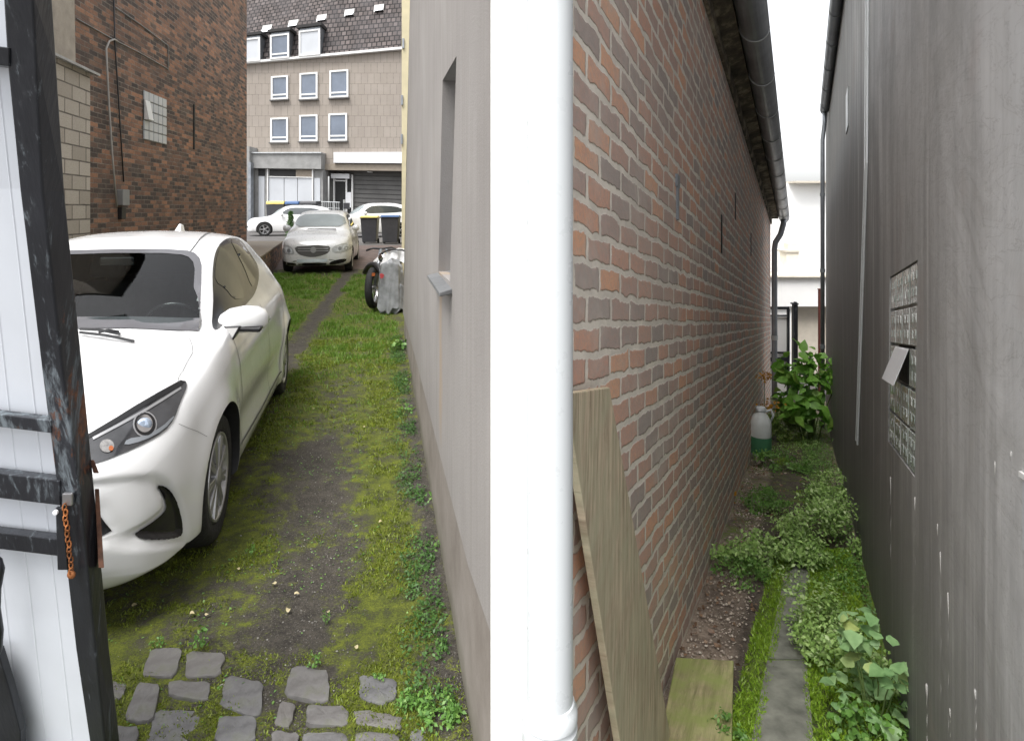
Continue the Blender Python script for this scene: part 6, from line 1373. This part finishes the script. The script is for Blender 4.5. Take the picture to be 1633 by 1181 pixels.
t = thing('red_tag', 'small red tag on the grey plastic sheet', 'tag', ((609 - CX) * .0098, 9.80, .62)); b = MB(); b.add([(-.035, 0, .03), (.0, -.008, .045), (.035, 0, .02), (.02, .004, -.03), (-.02, -.004, -.04)] + [(-.035, .006, .03), (.0, -.002, .045), (.035, .006, .02), (.02, .01, -.03), (-.02, .002, -.04)], [(0, 1, 2, 3, 4), (9, 8, 7, 6, 5)] + [(i, (i + 1) % 5, 5 + (i + 1) % 5, 5 + i) for i in range(5)]); b.build('patch', M['red_tag'] if 'red_tag' in M else M['red_brown'], t)

# ================================================================== PASSAGE OBJECTS
def PRg(lat, Y, h=0.0): return PR(lat, Y, h - EYE)
bd = thing('leaning_board', 'long weathered greenish plank leaning on the brick wall behind the white downpipe', 'plank', (0, 0, 0))
def quadslab(b, a, b_, c, d, th):
    n = (b_ - a).cross(d - a).normalized() * th; b.hexa([a, b_, b_ + n, a + n, d, c, c + n, d + n]); return b
A_ = PR(LB + .075, 1.97, -1.66); B_ = PR(LB + .085, 2.46, -1.66); C_ = PR(LB + .028, 1.84, -.19); D_ = PR(LB + .028, 1.50, -.17)
b = MB(); quadslab(b, A_, B_, C_, D_, .022); o = b.build('board', M['board'], bd, bevel=.003)
me = o.data; ul = me.uv_layers.new(name='UVMap'); ex = (B_ - A_).normalized(); ez = (D_ - A_).normalized()
for p in me.polygons:
    for li in p.loop_indices: co = me.vertices[me.loops[li].vertex_index].co - A_; ul.data[li].uv = (co.dot(ex), co.dot(ez))
gb_ = thing('mossy_board', 'short mossy plank lying on the passage ground at the foot of the brick wall', 'plank')
q = [GR(1042, 1230, .05), GR(1166, 1230, .05), GR(1170, 1052, .06), GR(1078, 1047, .06)]
b = MB(); b.hexa([p - Vector((0, 0, .035)) for p in q] + q); o = b.build('board', M['mossy_board'], gb_, bevel=.006, seg=3)
me = o.data; ul = me.uv_layers.new(name='UVMap')
for p in me.polygons:
    for li in p.loop_indices: co = me.vertices[me.loops[li].vertex_index].co; ul.data[li].uv = (co.x * .9 - co.y * .4, co.y * .9 + co.x * .4)
# canister
c0 = GR(1213, 726); cn = thing('white_canister', 'white plastic canister with green band on the passage ground by the brick wall', 'canister', c0)
b = MB(); b.lathe([(0, .0), (.115, 0), (.125, .012), (.125, .40), (.118, .43), (.085, .50), (.05, .535), (.05, .57), (.0, .572)], seg=32); b.build('body', M['can_white'] if 'can_white' in M else M['white_pvc'], cn, smooth=True)
b = MB(); b.lathe([(.1265, .045), (.1275, .05), (.1275, .245), (.1265, .25)], seg=32); b.build('green_band', M['green_band'] if 'green_band' in M else M['stem'], cn, smooth=True)
b = MB(); b.lathe([(.055, .55), (.057, .555), (.057, .595), (.05, .6), (0, .6)], seg=20); b.build('cap', M['white_pvc'], cn, smooth=True)
b = MB(); b.tube([(.05, 0, .54), (.12, -.02, .57), (.15, -.02, .50), (.125, 0, .42)], .014, 8); b.build('handle', M['white_pvc'], cn, smooth=True)
CLR = (LB + .02, LD - .01)
def pb(name, label, x, y, wpx, hpx, n, ls, mat, **kw):
    c = GR(x, y); s_ = c.y / F; big = six_ = kw.get('six', False); return bush(name, label, c, wpx * s_ * 1.08, hpx * s_ * 1.1, n if big else int(n * 1.7), ls if big else ls * 1.15, mat, clear=CLR, **kw)
pb('shrub', 'low bushy plant across the left end of the concrete path', 1222, 905, 150, 62, 1500, .028, 'leaf_var', group='bushy plants in the passage', d=.34, stems=12)
pb('shrub', 'pale variegated bushy plant against the dark wall, behind the stony patch', 1312, 868, 118, 84, 2000, .026, 'leaf_var', group='bushy plants in the passage', d=.5, stems=12)
pb('shrub', 'sprawling small-leaved plant between the path and dark wall, nearest of the bushy ones', 1335, 1060, 110, 100, 1700, .022, 'leaf_var', group='bushy plants in the passage', d=.62, stems=14, stemr=.0018)
pb('shrub', 'thin sprawling plant on the rubble by the brick wall', 1182, 925, 70, 30, 350, .02, 'leaf_mid', group='bushy plants in the passage', d=.3, stemr=.0015)
pb('shrub', 'small green plant right of the white canister, on dark soil', 1246, 745, 66, 26, 420, .032, 'leaf_mid', group='bushy plants in the passage', d=.5)
pb('shrub', 'short green plant in the middle of the passage before the bushy plants', 1225, 812, 62, 28, 600, .024, 'leaf_mid', group='bushy plants in the passage', d=.45)
pb('shrub', 'pale small-leaved plant behind the variegated one at the dark wall foot', 1322, 790, 44, 40, 500, .028, 'leaf_var', group='bushy plants in the passage', d=.5)
pb('mallow_plant', 'broad-leaved pale green plant with yellow leaves nearest the dark wall', 1392, 1150, 100, 150, 95, .058, 'leaf_pale', six=True, aspect=1.05, stems=12, d=.3, clump=7, up=1.4)
pb('mallow_plant', 'lower broad-leaved plant in front of the pale green one', 1375, 1185, 90, 60, 140, .026, 'leaf_mid', six=True, aspect=.9, stems=8, d=.22, stemr=.0015)
pb('weed', 'small bright weed beside the mossy plank', 1160, 1180, 46, 34, 160, .016, 'leaf_mid', d=.12, stemr=.0012)
# tall broad-leaved plant at the end
pb('fig_plant', 'tall plant with big glossy leaves at the end of the passage by the dark wall', 1292, 704, 88, 150, 330, .17, 'leaf_big', six=True, aspect=.6, stems=14, d=.7, clump=8, up=.7, stemr=.008, dome=.35)
pb('fern_plant', 'feathery yellow green plant right of the white canister', 1252, 700, 52, 60, 1700, .045, 'fern' if 'fern' in M else 'leaf_mid', aspect=.3, stems=12, d=.6, stemr=.003)
for (x, y, hpx, lb) in ((1219, 604, 9, 'small orange flower head on a stem beside the brick wall'), (1223, 650, 9, 'wide orange flower head above the white canister')):
    Yf = 8.2; c = P(x, y, Yf); gz = -SL * Yf; t = thing('orange_flower', lb, 'flower', (c.x, Yf, gz), 0, 'orange flowers in the passage')
    rng = np.random.default_rng(x); n = 60; pos = rng.normal(size=(n, 3)) * [.045 if y < 640 else .08, .04, .03] + [0, 0, c.z - gz + .03]
    V, Fc = leaves_mesh(pos, rng.normal(size=(n, 3)) + [0, -.6, .6], rng.uniform(.03, .05, n), .7); np_mesh('petals', V, Fc, M['orange_leaf'], t)
    b = MB(); b.tube([(.02, .02, -.03), (.0, 0, (c.z - gz) * .5), (0, 0, c.z - gz)], .004, 5); b.build('stem', M['stem'], t)
o_ = GR(1168, 800); t = thing('yellow_leaf', 'single yellow leaf on the rubble at the foot of the brick wall', 'leaf', o_); rng = np.random.default_rng(1)
V, Fc = leaves_mesh(np.array([[0, 0, .01], [.0, .01, .03], [.01, 0, .05]]), np.array([[.2, -1, .5], [0, -1, .3], [.3, -1, .4]]), np.array([.06, .07, .06]), .6); np_mesh('blade', V, Fc, M['orange_leaf'], t)
# litter, rubble, moss tufts in the passage
def scat2(n, y0, y1, a0, a1, keep, power=1.3):
    Y = y0 + (y1 - y0) * RNG.random(n) ** power; a = RNG.uniform(a0, a1, n); X = a + .46 * Y; k = RNG.random(n) < keep(a, X, Y); return X[k], Y[k]
X, Y = scat2(5200, 1.8, 9, LB + .02, LD - .02, lambda a, X, Y: .10 + .9 * cl((-.38 - a) / .12) * patchy(X, Y, 4, .42, 100) + .5 * cl((a - .2) / .1) * patchy(X, Y, 3, .45, 101))
n = len(X); V, Fc = leaves_mesh(np.stack([X, Y, pass_z(X, Y) + RNG.uniform(.0, .012, n)], 1), RNG.normal(size=(n, 3)) * .5 + [0, 0, 1], RNG.uniform(.012, .035, n), .7)
tag(np_mesh('litter', V, Fc, M['litter']), 'dead brown leaves and bits along the wall foot', 'leaf litter', kind='stuff')
X, Y = scat2(5200, 1.8, 7.6, LB + .02, -.24, lambda a, X, Y: cl((-.27 - a) / .08) * patchy(X, Y, 3.4, .38, 103))
tag(pebbles('rubble', X, Y, pass_z(X, Y), .0035 + .011 * RNG.random(len(X)) ** 3, 'rubble_bits'), 'crumbled mortar and pebbles along the brick wall', 'rubble', kind='stuff')
X, Y = scat2(150000, 1.8, 10, -.34, .36, lambda a, X, Y: cl((pass_masks(X, Y)[0] - .42) * 3) * ((a < np.interp(Y, (1, 2.47, 3.4, 4.05, 5), (-.21, -.160, -.105, -.062, -.03))) | (a > np.interp(Y, (1, 2.47, 3.4, 4.05, 5), (.05, .03, -.003, .05, .07))) | (Y > 4.5)) * (.3 + .7 * patchy(X, Y, 5, .4, 104)))
tag(blades('moss', X, Y, pass_z(X, Y) + .006 + np.where(Y < 4.5, np.maximum(0, -SL * Y + .016 - pass_z(X, Y) - .006), 0), .010 + .0016 * Y, .004 + .0006 * Y, 'moss_br', .9), 'bright green moss on both sides of the concrete path', 'moss', kind='stuff')

X, Y = scat2(26000, 2.0, 10.5, .02, LD - .015, lambda a, X, Y: cl((a - .10 + .03 * (Y - 2.4)) / .10) * patchy(X, Y, 2.6, .34, 111) * (.35 + .65 * patchy(X, Y, 7, .4, 112)))
n = len(X); V, Fc = leaves_mesh(np.stack([X, Y, pass_z(X, Y) + RNG.uniform(0, .05, n)], 1), RNG.normal(size=(n, 3)) * .5 + [0, 0, 1], RNG.uniform(.010, .026, n))
tag(np_mesh('ground_cover', V, Fc, M['leaf_mid']), 'low leafy ground cover along the dark wall foot', 'ground cover', kind='stuff')
X, Y = scat2(16000, 3.6, 10.5, -.5, .25, lambda a, X, Y: patchy(X, Y, 1.7, .46, 115) * patchy(X, Y, 6, .42, 116) * cl((Y - 3.6) * 1.5) * cl((a + .5) / .15))
n = len(X); V, Fc = leaves_mesh(np.stack([X, Y, pass_z(X, Y) + RNG.uniform(0, .05, n)], 1), RNG.normal(size=(n, 3)) * .5 + [0, 0, 1], RNG.uniform(.014, .03, n))
tag(np_mesh('undergrowth', V, Fc, M['leaf_var']), 'patches of small pale leaves beyond the end of the concrete path', 'undergrowth', kind='stuff')
